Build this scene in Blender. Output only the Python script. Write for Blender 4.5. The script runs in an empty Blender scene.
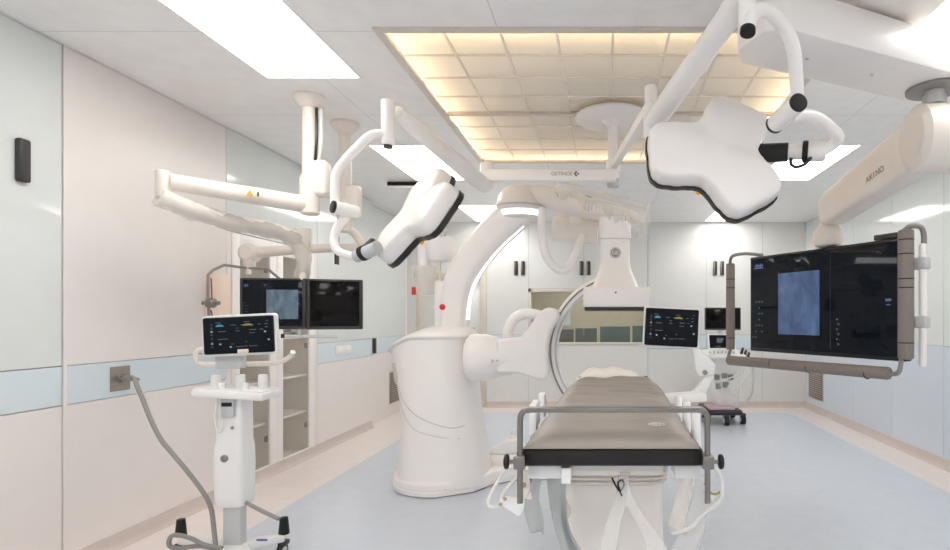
import bpy, bmesh, math, random
from mathutils import Vector, Matrix
random.seed(7)
S = bpy.context.scene
C = S.collection
PI = math.pi
# ------------------------------------------------------------------ camera
F = 555.0            # focal length in pixels of the 950 x 550 frame
VX, VY, CH = 603.0, 318.0, 1.4
cam_d = bpy.data.cameras.new('camera'); cam = bpy.data.objects.new('camera', cam_d); C.objects.link(cam)
cam.location = (0, 0, CH); cam.rotation_euler = (PI/2, 0, 0)
cam_d.sensor_width = 36; cam_d.lens = F/950*36
cam_d.shift_x = -(VX-475)/950; cam_d.shift_y = (VY-275)/950
cam_d.clip_start = 0.05
S.camera = cam
# ------------------------------------------------------------------ world, exposure
w = bpy.data.worlds.new('world'); S.world = w; w.use_nodes = True
w.node_tree.nodes['Background'].inputs[0].default_value = (0.9, 0.95, 1, 1)
w.node_tree.nodes['Background'].inputs[1].default_value = 0.3
S.view_settings.view_transform = 'Standard'; S.view_settings.look = 'None'
S.view_settings.gamma = 1; S.view_settings.use_curve_mapping = False
S.view_settings.exposure = 0.0
S.cycles.use_denoising = True
S.cycles.max_bounces = 10; S.cycles.diffuse_bounces = 7; S.cycles.glossy_bounces = 4
S.cycles.transparent_max_bounces = 16; S.cycles.sample_clamp_indirect = 6
S.cycles.caustics_reflective = False; S.cycles.caustics_refractive = False
LAMP = 8.5           # emission of the ceiling light panels
COVE = 50.0          # emission of the warm strips above the air diffuser

def at(px, py, d):
    return Vector(((px-VX)/F*d, d, CH-(py-VY)/F*d))
# ------------------------------------------------------------------ materials
def lin(c):
    return tuple(((v/255)/12.92 if v/255 <= .04045 else ((v/255+.055)/1.055)**2.4) for v in c)
def mat(name, rgb, rough=.5, metal=0, var=.03, scale=8, bump=0, emit=None, es=0, coat=0, ior=1.5, stretch=None):
    m = bpy.data.materials.new(name); m.use_nodes = True
    n, l = m.node_tree.nodes, m.node_tree.links
    b = n['Principled BSDF']; c = lin(rgb)
    tc = n.new('ShaderNodeTexCoord'); no = n.new('ShaderNodeTexNoise'); no.inputs['Scale'].default_value = scale; no.inputs['Detail'].default_value = 4
    if stretch:
        mp = n.new('ShaderNodeMapping'); mp.inputs['Scale'].default_value = stretch
        l.new(tc.outputs['Object'], mp.inputs[0]); l.new(mp.outputs[0], no.inputs['Vector'])
    else: l.new(tc.outputs['Object'], no.inputs['Vector'])
    cr = n.new('ShaderNodeValToRGB'); e = cr.color_ramp.elements
    e[0].position = .3; e[1].position = .7
    e[0].color = (*[max(0, v*(1-var)) for v in c], 1); e[1].color = (*[min(1, v*(1+var)) for v in c], 1)
    l.new(no.outputs[0], cr.inputs[0]); l.new(cr.outputs[0], b.inputs['Base Color'])
    b.inputs['Roughness'].default_value = rough; b.inputs['Metallic'].default_value = metal; b.inputs['IOR'].default_value = ior
    if coat: b.inputs['Coat Weight'].default_value = coat; b.inputs['Coat Roughness'].default_value = .05
    if emit: b.inputs['Emission Color'].default_value = (*lin(emit), 1); b.inputs['Emission Strength'].default_value = es
    if bump:
        bp = n.new('ShaderNodeBump'); bp.inputs['Strength'].default_value = bump; bp.inputs['Distance'].default_value = .01
        l.new(no.outputs[0], bp.inputs['Height']); l.new(bp.outputs[0], b.inputs['Normal'])
    return m
def glassmat(name, rgb, alpha, rough=.05):
    m = bpy.data.materials.new(name); m.use_nodes = True
    n, l = m.node_tree.nodes, m.node_tree.links
    b = n['Principled BSDF']; b.inputs['Base Color'].default_value = (*lin(rgb), 1); b.inputs['Roughness'].default_value = rough
    t = n.new('ShaderNodeBsdfTransparent'); mx = n.new('ShaderNodeMixShader'); lw = n.new('ShaderNodeLayerWeight'); lw.inputs[0].default_value = .25
    pw = n.new('ShaderNodeMath'); pw.operation = 'POWER'; pw.inputs[1].default_value = 5; l.new(lw.outputs['Facing'], pw.inputs[0])
    lw.inputs[0].default_value = .5
    ma = n.new('ShaderNodeMath'); ma.operation = 'MULTIPLY_ADD'; ma.use_clamp = True; ma.inputs[1].default_value = .6; ma.inputs[2].default_value = alpha
    l.new(pw.outputs[0], ma.inputs[0]); l.new(ma.outputs[0], mx.inputs[0])
    l.new(t.outputs[0], mx.inputs[1]); l.new(b.outputs[0], mx.inputs[2]); l.new(mx.outputs[0], n['Material Output'].inputs[0])
    return m
def seam_mat(name, rgb, seam, sx, sy, ox, oy, axes, wd=.006, rough=.5, speck=0, coat=0):
    """plain sheet divided by thin joint lines in two object axes"""
    m = mat(name, rgb, rough, coat=coat); n, l = m.node_tree.nodes, m.node_tree.links
    b = n['Principled BSDF']; src = b.inputs['Base Color'].links[0].from_socket
    tc = n.new('ShaderNodeTexCoord'); sp = n.new('ShaderNodeSeparateXYZ'); l.new(tc.outputs['Object'], sp.inputs[0])
    outs = []
    for ax, s, o in ((axes[0], sx, ox), (axes[1], sy, oy)):
        if not s: continue
        a = n.new('ShaderNodeMath'); a.operation = 'SUBTRACT'; l.new(sp.outputs[ax], a.inputs[0]); a.inputs[1].default_value = o
        p = n.new('ShaderNodeMath'); p.operation = 'PINGPONG'; l.new(a.outputs[0], p.inputs[0]); p.inputs[1].default_value = s/2
        q = n.new('ShaderNodeMath'); q.operation = 'LESS_THAN'; l.new(p.outputs[0], q.inputs[0]); q.inputs[1].default_value = wd/2
        outs.append(q)
    o = outs[0].outputs[0]
    if len(outs) > 1:
        mx_ = n.new('ShaderNodeMath'); mx_.operation = 'MAXIMUM'; l.new(o, mx_.inputs[0]); l.new(outs[1].outputs[0], mx_.inputs[1]); o = mx_.outputs[0]
    mix = n.new('ShaderNodeMix'); mix.data_type = 'RGBA'
    l.new(o, mix.inputs[0]); l.new(src, mix.inputs[6]); mix.inputs[7].default_value = (*lin(seam), 1)
    l.new(mix.outputs[2], b.inputs['Base Color'])
    return m
def speckle(name, rgb, rgb2, rough=.35, scale=120):
    m = mat(name, rgb, rough); n, l = m.node_tree.nodes, m.node_tree.links
    b = n['Principled BSDF']; src = b.inputs['Base Color'].links[0].from_socket
    tc = n.new('ShaderNodeTexCoord'); v = n.new('ShaderNodeTexVoronoi'); v.inputs['Scale'].default_value = scale
    l.new(tc.outputs['Object'], v.inputs['Vector'])
    cr = n.new('ShaderNodeValToRGB'); cr.color_ramp.elements[0].position = .15; cr.color_ramp.elements[1].position = .45
    cr.color_ramp.elements[0].color = (1, 1, 1, 1); cr.color_ramp.elements[1].color = (0, 0, 0, 1)
    n2 = n.new('ShaderNodeTexNoise'); n2.inputs['Scale'].default_value = 3; l.new(tc.outputs['Object'], n2.inputs['Vector'])
    mu = n.new('ShaderNodeMath'); mu.operation = 'MULTIPLY'; l.new(v.outputs['Distance'], cr.inputs[0]); l.new(cr.outputs[0], mu.inputs[0]); l.new(n2.outputs[0], mu.inputs[1])
    mix = n.new('ShaderNodeMix'); mix.data_type = 'RGBA'; l.new(mu.outputs[0], mix.inputs[0]); l.new(src, mix.inputs[6]); mix.inputs[7].default_value = (*lin(rgb2), 1)
    l.new(mix.outputs[2], b.inputs['Base Color']); return m

M = {}
M['ceil'] = seam_mat('ceiling_panel', (242, 241, 240), (216, 215, 213), 1.2, 1.2, .654, .504, (0, 1), .007, rough=.35)
M['wallw'] = mat('wall_cream_laminate', (233, 227, 223), .32, var=.01)
M['wallg'] = mat('wall_pale_glass', (220, 224, 222), .08, var=.01)
M['wallb'] = mat('wall_blue_glass', (210, 218, 228), .07, var=.01)
M['stripe'] = mat('wall_blue_band', (214, 226, 232), .15, var=.01)
M['joint'] = mat('panel_joint', (188, 178, 166), .6)
M['joint2'] = mat('glass_joint', (172, 184, 188), .5)
M['backw'] = mat('back_wall_enamel', (222, 222, 219), .15, var=.01)
M['pink'] = speckle('floor_border_vinyl', (232, 222, 218), (242, 236, 233), .3)
M['blue'] = speckle('floor_blue_vinyl', (202, 208, 218), (218, 222, 229), .3)
M['cove'] = mat('cove_skirting', (204, 192, 186), .4)
M['white'] = mat('white_enamel', (243, 239, 236), .28, var=.01)
M['groove'] = mat('grey_joint_line', (206, 200, 195), .5)
M['white2'] = mat('warm_white_plastic', (236, 229, 222), .35, var=.015)
M['ivory'] = mat('ivory_casting', (234, 226, 217), .38, var=.02)
M['wplas'] = mat('clean_white_plastic', (238, 237, 235), .3, var=.01)
M['lgrey'] = mat('light_grey_plastic', (196, 198, 199), .4)
M['grey'] = mat('mid_grey_plastic', (140, 138, 136), .45)
M['bump'] = mat('bumper_grey_foam', (134, 124, 118), .55, bump=.15, scale=60)
M['black'] = mat('black_plastic', (10, 10, 11), .3)
M['rubber'] = mat('black_rubber', (10, 10, 11), .5)
M['dark'] = mat('dark_grey_plastic', (52, 50, 50), .4)
M['rim'] = mat('dark_brown_seal', (38, 34, 33), .4)
M['steel'] = mat('brushed_steel', (142, 139, 136), .28, 1, var=.06, scale=40, stretch=(1, 1, 12))
M['alu'] = mat('pale_aluminium', (214, 206, 197), .35, .25, var=.03, scale=20)
M['satin'] = mat('satin_steel_plate', (168, 158, 148), .4, .8, var=.05, scale=30)
M['cable'] = mat('grey_cable_sheath', (146, 143, 140), .5)
M['wcable'] = mat('white_cable_sheath', (230, 228, 222), .4)
M['dred'] = mat('dark_red_cord', (150, 50, 42), .5)
M['red'] = mat('red_plastic', (205, 35, 35), .35)
M['orange'] = mat('orange_marker', (235, 160, 40), .4, emit=(240, 160, 40), es=.3)
M['yellow'] = mat('yellow_sticker', (238, 170, 40), .5)
M['screen'] = mat('screen_glass', (10, 11, 14), .06, ior=1.25, emit=(12, 18, 26), es=.6)
M['screenoff'] = mat('screen_off_glass', (12, 11, 11), .1, ior=1.28)
M['uicy'] = mat('ui_cyan', (30, 60, 70), .3, emit=(40, 150, 180), es=.8)
M['uiye'] = mat('ui_olive', (60, 60, 30), .3, emit=(140, 135, 60), es=.8)
M['uiwh'] = mat('ui_white', (90, 95, 100), .3, emit=(190, 200, 210), es=.7)
M['uigr'] = mat('ui_grey', (40, 45, 50), .3, emit=(70, 84, 98), es=.7)
M['uibl'] = mat('ui_blue', (40, 50, 80), .3, emit=(90, 110, 160), es=.6)
def fluoro(name, a, b_, es, sc):
    m = mat(name, (30, 36, 46), .12); n, l = m.node_tree.nodes, m.node_tree.links; p = n['Principled BSDF']
    tc = n.new('ShaderNodeTexCoord'); no = n.new('ShaderNodeTexNoise'); no.inputs['Scale'].default_value = sc; no.inputs['Detail'].default_value = 5; no.inputs['Distortion'].default_value = .8
    mp = n.new('ShaderNodeMapping'); mp.inputs['Scale'].default_value = (1.6, 1, .8); l.new(tc.outputs['Object'], mp.inputs[0]); l.new(mp.outputs[0], no.inputs['Vector'])
    cr = n.new('ShaderNodeValToRGB'); e = cr.color_ramp.elements; e[0].position = .3; e[1].position = .75; e[0].color = (*lin(a), 1); e[1].color = (*lin(b_), 1)
    l.new(no.outputs[0], cr.inputs[0]); l.new(cr.outputs[0], p.inputs['Emission Color']); p.inputs['Emission Strength'].default_value = es
    return m
M['xray1'] = fluoro('angiography_image', (48, 72, 112), (100, 128, 172), .7, 6)
M['xray2'] = fluoro('grey_angiography_image', (66, 88, 104), (120, 142, 156), .7, 14)
M['pad'] = mat('grey_vinyl_mattress', (147, 139, 132), .42, var=.03, bump=.25, scale=5, stretch=(1, 5, 1))
M['sheet'] = mat('white_cloth', (236, 230, 224), .7, bump=.2, scale=14)
M['gown'] = mat('grey_green_cloth', (184, 187, 185), .7, bump=.25, scale=12)
M['clear'] = glassmat('clear_plastic_film', (236, 234, 231), .26, .18)
M['film'] = glassmat('milky_plastic_film', (238, 234, 228), .45, .25)
M['thinfilm'] = glassmat('thin_plastic_film', (240, 238, 234), .28, .25)
M['pane'] = glassmat('leaded_window_glass', (196, 206, 196), .10, .03)
M['cabglass'] = glassmat('cabinet_glass', (226, 224, 216), .06, .03)
M['cabin'] = mat('cabinet_interior', (236, 231, 222), .5)
M['peach'] = mat('pale_peach_board', (240, 218, 200), .45)
M['frameb'] = mat('beige_door_frame', (214, 203, 190), .4)
M['grille'] = seam_mat('louvred_steel', (160, 148, 138), (88, 80, 74), 0, .03, 0, 0, (0, 2), .012, rough=.4)
M['ctrlwall'] = mat('control_room_wall', (190, 184, 168), .7, var=.12, scale=2)
M['teal'] = mat('teal_equipment', (40, 70, 76), .4)
M['purple'] = mat('mauve_tray', (196, 166, 180), .45)
M['lamp'] = mat('light_panel_diffuser', (255, 255, 255), .5, emit=(255, 252, 248), es=LAMP)
M['led'] = mat('cool_led_strip', (235, 242, 255), .4, emit=(232, 240, 255), es=1.25)
M['warm'] = mat('warm_led_strip', (255, 230, 190), .5, emit=(255, 230, 186), es=COVE)
M['ctrl_lamp'] = mat('control_room_lamp', (255, 255, 255), .5, emit=(255, 246, 226), es=7)
tl = bpy.data.materials.new('translucent_diffuser'); tl.use_nodes = True; M['tile'] = tl
_n, _l = tl.node_tree.nodes, tl.node_tree.links
_t = _n.new('ShaderNodeBsdfTranslucent'); _t.inputs[0].default_value = (*lin((252, 250, 247)), 1)
_n['Principled BSDF'].inputs['Base Color'].default_value = (*lin((246, 244, 240)), 1); _n['Principled BSDF'].inputs['Roughness'].default_value = .45
_m = _n.new('ShaderNodeMixShader'); _m.inputs[0].default_value = .5
_l.new(_n['Principled BSDF'].outputs[0], _m.inputs[1]); _l.new(_t.outputs[0], _m.inputs[2]); _l.new(_m.outputs[0], _n['Material Output'].inputs[0])

# ------------------------------------------------------------------ mesh builder
def frame_of(axis):
    a = Vector(axis).normalized(); h = Vector((0, 0, 1)) if abs(a.z) < .95 else Vector((1, 0, 0))
    u = h.cross(a).normalized(); return u, a.cross(u), a
class MB:
    def __init__(s): s.bm = bmesh.new(); s.mi = 0
    def face(s, vs):
        try: f = s.bm.faces.new(vs); f.material_index = s.mi; f.smooth = True; return f
        except ValueError: return None
    def merge(s, t, mtx=None):
        if mtx is not None: bmesh.ops.transform(t, matrix=mtx, verts=t.verts)
        mp = {}
        for v in t.verts: mp[v] = s.bm.verts.new(v.co)
        for f in t.faces: s.face([mp[v] for v in f.verts])
        t.free(); return s
    def box(s, c, size, bev=0, mtx=None, seg=2, rot=None):
        t = bmesh.new(); bmesh.ops.create_cube(t, size=1)
        bmesh.ops.scale(t, vec=size, verts=t.verts)
        if bev: bmesh.ops.bevel(t, geom=t.edges[:], offset=min(bev, min(size)*.49), segments=seg, affect='EDGES', profile=.5)
        if rot is not None: bmesh.ops.transform(t, matrix=rot, verts=t.verts)
        bmesh.ops.translate(t, vec=c, verts=t.verts)
        return s.merge(t, mtx)
    def bb(s, x0, x1, y0, y1, z0, z1, bev=0, seg=2):
        return s.box(((x0+x1)/2, (y0+y1)/2, (z0+z1)/2), (abs(x1-x0), abs(y1-y0), abs(z1-z0)), bev, seg=seg)
    def rings(s, rs, cap=True, close=False):
        vs = [[s.bm.verts.new(p) for p in r] for r in rs]; n = len(vs[0])
        prs = list(zip(vs, vs[1:])) + ([(vs[-1], vs[0])] if close else [])
        for a, b in prs:
            for i in range(n): s.face([a[i], a[(i+1) % n], b[(i+1) % n], b[i]])
        if cap and not close: s.face(vs[0][::-1]); s.face(vs[-1])
        return s
    def tube(s, pts, r, n=12, cap=True, flat=1.0, close=False):
        pts = [Vector(p) for p in pts]; R = r if isinstance(r, (list, tuple)) else [r]*len(pts)
        T = []
        for i in range(len(pts)):
            a = pts[max(0, i-1)]; b = pts[min(len(pts)-1, i+1)]
            if close: a = pts[i-1]; b = pts[(i+1) % len(pts)]
            T.append((b-a).normalized())
        u, v, _ = frame_of(T[0]); rs = []
        for p, t, rr in zip(pts, T, R):
            u = (u-t*u.dot(t)).normalized(); v = t.cross(u)
            rs.append([p+(u*math.cos(k*2*PI/n)+v*math.sin(k*2*PI/n)*flat)*rr for k in range(n)])
        return s.rings(rs, cap, close)
    def cyl(s, p0, p1, r0, r1=None, n=24, bev=0):
        r1 = r0 if r1 is None else r1; p0, p1 = Vector(p0), Vector(p1); u, v, a = frame_of(p1-p0); L = (p1-p0).length
        if bev: prof = [(0, r0-bev), (bev*.3, r0-bev*.3), (bev, r0), (L-bev, r1), (L-bev*.3, r1-bev*.3), (L, r1-bev)]
        else: prof = [(0, r0), (L, r1)]
        return s.rings([[p0+a*h+(u*math.cos(k*2*PI/n)+v*math.sin(k*2*PI/n))*r for k in range(n)] for h, r in prof])
    def lathe(s, c, prof, n=32, axis=(0, 0, 1), cap=True):
        u, v, a = frame_of(axis); c = Vector(c)
        return s.rings([[c+a*h+(u*math.cos(k*2*PI/n)+v*math.sin(k*2*PI/n))*max(r, .0005) for k in range(n)] for r, h in prof], cap)
    def prism(s, pts, vec, bev=0, seg=2):
        t = bmesh.new(); vs = [t.verts.new(p) for p in pts]; f = t.faces.new(vs)
        r = bmesh.ops.extrude_face_region(t, geom=[f]); bmesh.ops.translate(t, vec=Vector(vec), verts=[g for g in r['geom'] if isinstance(g, bmesh.types.BMVert)])
        bmesh.ops.recalc_face_normals(t, faces=t.faces)
        if bev: bmesh.ops.bevel(t, geom=t.edges[:], offset=bev, segments=seg, affect='EDGES', profile=.5)
        return s.merge(t)
    def grid(s, fn, nu, nv, thick=0):
        P = [[Vector(fn(i/nu, j/nv)) for j in range(nv+1)] for i in range(nu+1)]
        V = [[s.bm.verts.new(p) for p in r] for r in P]
        for i in range(nu):
            for j in range(nv): s.face([V[i][j], V[i+1][j], V[i+1][j+1], V[i][j+1]])
        return s
    def build(s, name, m, parent=None, W=True, sub=0, ang=38, solid=0):
        me = bpy.data.meshes.new(name)
        bmesh.ops.recalc_face_normals(s.bm, faces=s.bm.faces)
        a = math.radians(ang)
        for e in s.bm.edges:
            if len(e.link_faces) == 2 and e.calc_face_angle(0) > a: e.smooth = False
        s.bm.to_mesh(me); s.bm.free()
        for mm in (m if isinstance(m, (list, tuple)) else [m]): me.materials.append(M[mm])
        o = bpy.data.objects.new(name, me); C.objects.link(o)
        if parent is not None:
            if W:
                rt = parent
                while rt.parent: rt = rt.parent
                me.transform(rt['_m'] if False else MAT[rt.name].inverted())
            o.parent = parent
        if solid:
            md = o.modifiers.new('thickness', 'SOLIDIFY'); md.thickness = solid; md.offset = 0
        if sub:
            md = o.modifiers.new('sub', 'SUBSURF'); md.levels = sub; md.render_levels = sub
        return o
MAT = {}
def tag(o, label=None, cat=None, group=None, kind=None):
    if label: o['label'] = label
    if cat: o['category'] = cat
    if group: o['group'] = group
    if kind: o['kind'] = kind
    MAT.setdefault(o.name, o.matrix_world.copy() if o.type == 'EMPTY' else Matrix.Identity(4)); return o
def thing(name, label, cat, loc=(0, 0, 0), rz=0, group=None, mtx=None):
    o = bpy.data.objects.new(name, None); C.objects.link(o); o.empty_display_size = .1
    m = mtx if mtx is not None else Matrix.Translation(Vector(loc)) @ Matrix.Rotation(rz, 4, 'Z')
    o.matrix_world = m; MAT[o.name] = m.copy(); o['label'] = label; o['category'] = cat
    if group: o['group'] = group
    return o
def struct(name, mb, m, **k):
    o = mb.build(name, m, **k); o['kind'] = 'structure'; MAT[o.name] = Matrix.Identity(4); return o
def copy_tree(o, parent=None):
    c = o.copy(); C.objects.link(c)
    if parent: c.parent = parent
    for ch in list(o.children): copy_tree(ch, c)
    return c
def uvmat(o, u, v):
    """local x = u (right), local z = v (up), local y points away from the viewer"""
    u = Vector(u).normalized(); v = Vector(v); v = (v-u*v.dot(u)).normalized(); n = v.cross(u)
    return Matrix(((u.x, n.x, v.x, o[0]), (u.y, n.y, v.y, o[1]), (u.z, n.z, v.z, o[2]), (0, 0, 0, 1)))
def smooth_path(pts, n=8):
    P = [Vector(p) for p in pts]; out = []
    for i in range(len(P)-1):
        p0 = P[max(0, i-1)]; p1 = P[i]; p2 = P[i+1]; p3 = P[min(len(P)-1, i+2)]
        for k in range(n):
            t = k/n; out.append(.5*((2*p1)+(p2-p0)*t+(2*p0-5*p1+4*p2-p3)*t*t+(3*p1-p0-3*p2+p3)*t**3))
    out.append(P[-1]); return out
def text(name, s, size, mtx, m, parent, ext=.0006, W=True):
    cu = bpy.data.curves.new(name, 'FONT'); cu.body = s; cu.size = size; cu.extrude = ext; cu.align_x = 'CENTER'; cu.align_y = 'CENTER'
    t = bpy.data.objects.new('t', cu); C.objects.link(t); dg = bpy.context.evaluated_depsgraph_get()
    me = bpy.data.meshes.new_from_object(t.evaluated_get(dg)); bpy.data.objects.remove(t); me.name = name
    me.transform(mtx)
    if W and parent:
        rt = parent
        while rt.parent: rt = rt.parent
        me.transform(MAT[rt.name].inverted())
    me.materials.clear(); me.materials.append(M[m]); o = bpy.data.objects.new(name, me); C.objects.link(o); o.parent = parent; return o
TXT = Matrix.Rotation(PI/2, 4, 'X')     # text drawn in the local xz plane facing -y

# ------------------------------------------------------------------ room
XL, XL2, XR, YB, YF, H = -2.96, -3.07, 3.18, 8.7, -3.8, 2.9
AX0, AX1, AY0, AY1 = -1.146, 1.254, 2.904, 5.304
struct('floor', MB().bb(XL2-.6, XR+.1, YF-.1, YB+.1, -.1, 0), 'pink')
struct('trim_1', MB().prism([(-2.34, YF+.4, .0015), (2.76, YF+.4, .0015), (2.76, 7.85, .0015), (2.68, 8.1, .0015), (2.5, 8.18, .0015), (-2.34, 8.18, .0015)], (0, 0, .003)), 'blue')
cm = MB()
cm.bb(XL2-.1, AX0-.03, YF, YB, H, H+.1); cm.bb(AX1+.03, XR+.1, YF, YB, H, H+.1)
cm.bb(AX0-.03, AX1+.03, YF, AY0-.03, H, H+.1); cm.bb(AX0-.03, AX1+.03, AY1+.03, YB, H, H+.1)
cm.mi = 1
cm.bb(AX0-.05, AX1+.05, AY0-.05, AY1+.05, H+.2, H+.24)
cm.bb(AX0-.07, AX0-.03, AY0-.05, AY1+.05, H+.1, H+.22); cm.bb(AX1+.03, AX1+.07, AY0-.05, AY1+.05, H+.1, H+.22)
cm.bb(AX0-.05, AX1+.05, AY0-.07, AY0-.03, H+.1, H+.22); cm.bb(AX0-.05, AX1+.05, AY1+.03, AY1+.07, H+.1, H+.22)
struct('ceiling', cm, ['ceil', 'grey'])
# left wall: boxes facing the room at x = XL, joints are gaps between the sheets
CY0, CY1 = 4.42, 5.69
Z1, Z2 = .92, 1.136
wl = MB(); wl.mi = 3
wl.bb(XL-.10, XL-.012, YF, CY0-.01, 0, H); wl.bb(XL-.10, XL-.012, CY1+.01, 7.1, 0, H)
wl.bb(XL-.10, XL-.012, CY0-.01, CY1+.01, 2.1, H)
def lp(y0, y1, z0, z1, m, x=XL): wl.mi = m; wl.bb(x-.03, x, y0+.003, y1-.003, z0+.002, z1-.002, .002, 1)
yy = [YF, 1.1, 3.04]
for a, b in zip(yy, yy[1:]): lp(a, b, Z2, H, 1); lp(a, b, Z1, Z2, 2); lp(a, b, 0, Z1, 0)
lp(3.06, 4.36, Z2, H, 0); lp(3.06, 4.36, Z1, Z2, 2); lp(3.06, 4.36, 0, Z1, 0)
lp(4.36, CY0, 0, 2.09, 0); lp(4.36, 5.75, 2.09, H, 1)
lp(CY1, 5.75, 0, 2.09, 0)
lp(5.75, 7.1, Z2, H, 1); lp(5.75, 7.1, Z1, Z2, 2); lp(5.75, 7.1, 0, Z1, 0)
wl.mi = 0; wl.bb(XL2-.1, XL2, 7.1, YB+.1, 0, H); 
lp(7.12, 8.6, Z2, H, 1, XL2+.01); lp(7.12, 8.6, Z1, Z2, 2, XL2+.01); lp(7.12, 8.6, 0.001, Z1, 0, XL2+.01)
wall_left = struct('wall_left', wl, ['wallw', 'wallg', 'stripe', 'joint'])
MB().bb(XL-.002, XL+.006, 3.04, 3.06, 0, H).build('joint_strip', 'wallw', wall_left)
# right wall of tall glass sheets
wr = MB(); wr.mi = 2; wr.bb(XR+.012, XR+.1, YF, YB+.1, 0, H)
ys = [YF, -.4, .53, 1.46, 2.39, 3.32, 4.25, 5.18, 6.11, 7.04, 7.97, 8.7]
for a, b in zip(ys, ys[1:]):
    wr.mi = 0; wr.bb(XR, XR+.03, a+.003, b-.003, 1.137, H, .002, 1)
    wr.mi = 1; wr.bb(XR, XR+.03, a+.003, b-.003, 0, 1.133, .002, 1)
wall_right = struct('wall_right', wr, ['wallg', 'wallb', 'joint2'])
# back wall with an observation window and a door
WX0, WX1, WZ0, WZ1 = -1.17, .70, .98, 1.86
wb = MB(); wb.mi = 3
T = .15
def bp(x0, x1, z0, z1, m): wb.mi = m; wb.bb(x0+.002, x1-.002, YB, YB+T, z0+.002, z1-.002, .002, 1)
DX0, DX1, DZ = -2.92, -1.83, 2.1
bp(XL2-.1, DX0, 0, H, 0); bp(DX0, DX1, DZ, H, 0)
for a, b in ((DX1, WX0), (WX1, 1.62), (1.62, 2.5), (2.5, XR+.1)):
    bp(a, b, Z2, H, 0); bp(a, b, Z1, Z2, 2); bp(a, b, 0, Z1, 0)
bp(WX0, -.3, WZ1, H, 0); bp(-.3, WX1, WZ1, H, 0); bp(WX0, WX1, 0, WZ0, 0)
wall_back = struct('wall_back', wb, ['backw', 'backw', 'stripe', 'joint'])
struct('wall_front', MB().bb(XL2-.1, XR+.1, YF-.1, YF, 0, H), 'wallw')
for nm, (x0, x1, y0, y1) in dict(left=(XL, XL+.03, YF, 7.1), right=(XR-.03, XR, YF, YB)).items():
    sgn = 1 if nm == 'left' else -1; xw = XL if nm == 'left' else XR
    prof = [(xw, 0), (xw+sgn*.045, 0), (xw+sgn*.03, .006), (xw+sgn*.012, .03), (xw+sgn*.006, .09), (xw, .092)]
    struct('baseboard_'+nm, MB().prism([(p[0], y0, p[1]) for p in prof], (0, y1-y0, 0)), 'cove')
prof = [(YB, 0), (YB-.045, 0), (YB-.03, .006), (YB-.012, .03), (YB-.006, .09), (YB, .092)]
struct('baseboard_back', MB().prism([(DX1+.01, p[0], p[1]) for p in prof], (XR-DX1-.01, 0, 0)), 'cove')
# sliding door in the far left of the back wall
d1 = struct('door_1', MB().bb(DX0+.09, DX1-.09, YB+.03, YB+.08, .005, DZ-.09, .004), 'backw')
MB().bb(DX0, DX0+.09, YB-.015, YB+T, 0, DZ, .004).bb(DX1-.09, DX1, YB-.015, YB+T, 0, DZ, .004).bb(DX0+.09, DX1-.09, YB-.015, YB+T, DZ-.09, DZ, .004).build('door_frame', 'frameb', d1)
MB().bb(-2.05, -2.02, YB+.0, YB+.035, 1.0, 1.25, .006).build('handle', 'dark', d1)
# window
w1 = struct('window_1', MB().bb(WX0+.04, WX1-.04, YB+.05, YB+.06, WZ0+.03, WZ1-.05), 'pane')
fr = MB()
fr.bb(WX0, WX0+.045, YB-.008, YB+T, WZ0, WZ1, .003).bb(WX1-.045, WX1, YB-.008, YB+T, WZ0, WZ1, .003)
fr.bb(WX0, WX1, YB-.008, YB+T, WZ1-.055, WZ1, .003).bb(WX0, WX1, YB-.008, YB+T, WZ0, WZ0+.035, .003)
fr.build('window_frame', 'alu', w1)
# control room beyond the window
RY = YB+2.6
struct('wall_beyond', MB().bb(-2.6, 2.2, RY, RY+.08, 0, 2.6), 'ctrlwall'); struct('wall_beyond_left', MB().bb(-2.68, -2.6, YB+T, RY, 0, 2.6), 'ctrlwall')
struct('wall_beyond_right', MB().bb(2.2, 2.28, YB+T, RY, 0, 2.6), 'ctrlwall'); struct('floor_beyond', MB().bb(-2.68, 2.28, YB+T, RY, -.08, 0), 'ctrlwall')
struct('ceiling_beyond', MB().bb(-2.68, 2.28, YB+T, RY, 2.6, 2.68), 'ctrlwall')
t = thing('control_desk', 'long light desk in the control room beyond the observation window', 'desk', (-.2, 9.35, 0))
MB().bb(-1.5, 1.1, 9.0, 9.7, .9, .94, .005).build('tabletop', 'lgrey', t)
for x in (-1.45, 1.05): MB().bb(x-.02, x+.02, 9.02, 9.68, 0, .9).build('leg', 'lgrey', t)
def desk_monitor(x, wd, label, front='dark', h=.3, z=.94):
    t = thing('computer_monitor', label, 'monitor', (x, 9.3, z), group='computer monitors on the control room desk')
    MB().bb(x-wd/2, x+wd/2, 9.24, 9.27, z+.05, z+.05+h, .006).build('housing', front, t)
    MB().bb(x-.03, x+.03, 9.27, 9.3, z, z+.2).bb(x-.11, x+.11, 9.2, 9.38, z, z+.012, .004).build('stand', 'dark', t)
desk_monitor(-.62, .26, 'small dark monitor seen through the window just right of the ring arm', 'dark', .22)
desk_monitor(-.28, .36, 'grey monitor back behind the window, middle of the desk', 'dark', .24)
desk_monitor(.2, .50, 'wide teal-dark monitor behind the window under the detector', 'teal', .27)
desk_monitor(.66, .34, 'dark monitor behind the window half hidden by the table touch screen', 'teal', .28)
t = thing('desk_tray', 'pale tray of cables lying before the wide teal monitor', 'tray', (.2, 9.1, .94))
MB().bb(.02, .42, 9.06, 9.18, .94, .99, .01).build('tray_body', 'peach', t)
MB().tube(smooth_path([(.04, 9.1, 1.0), (.15, 9.12, 1.03), (.25, 9.1, 1.0), (.38, 9.12, 1.03)]), .012, 8).build('cable', 'black', t)
tag(MB().bb(-.86, -.66, RY-.012, RY-.001, 1.25, 1.6).build('wall_notice', 'stripe'), 'pale blue sheet on the control room wall beyond the window', 'notice')
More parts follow.
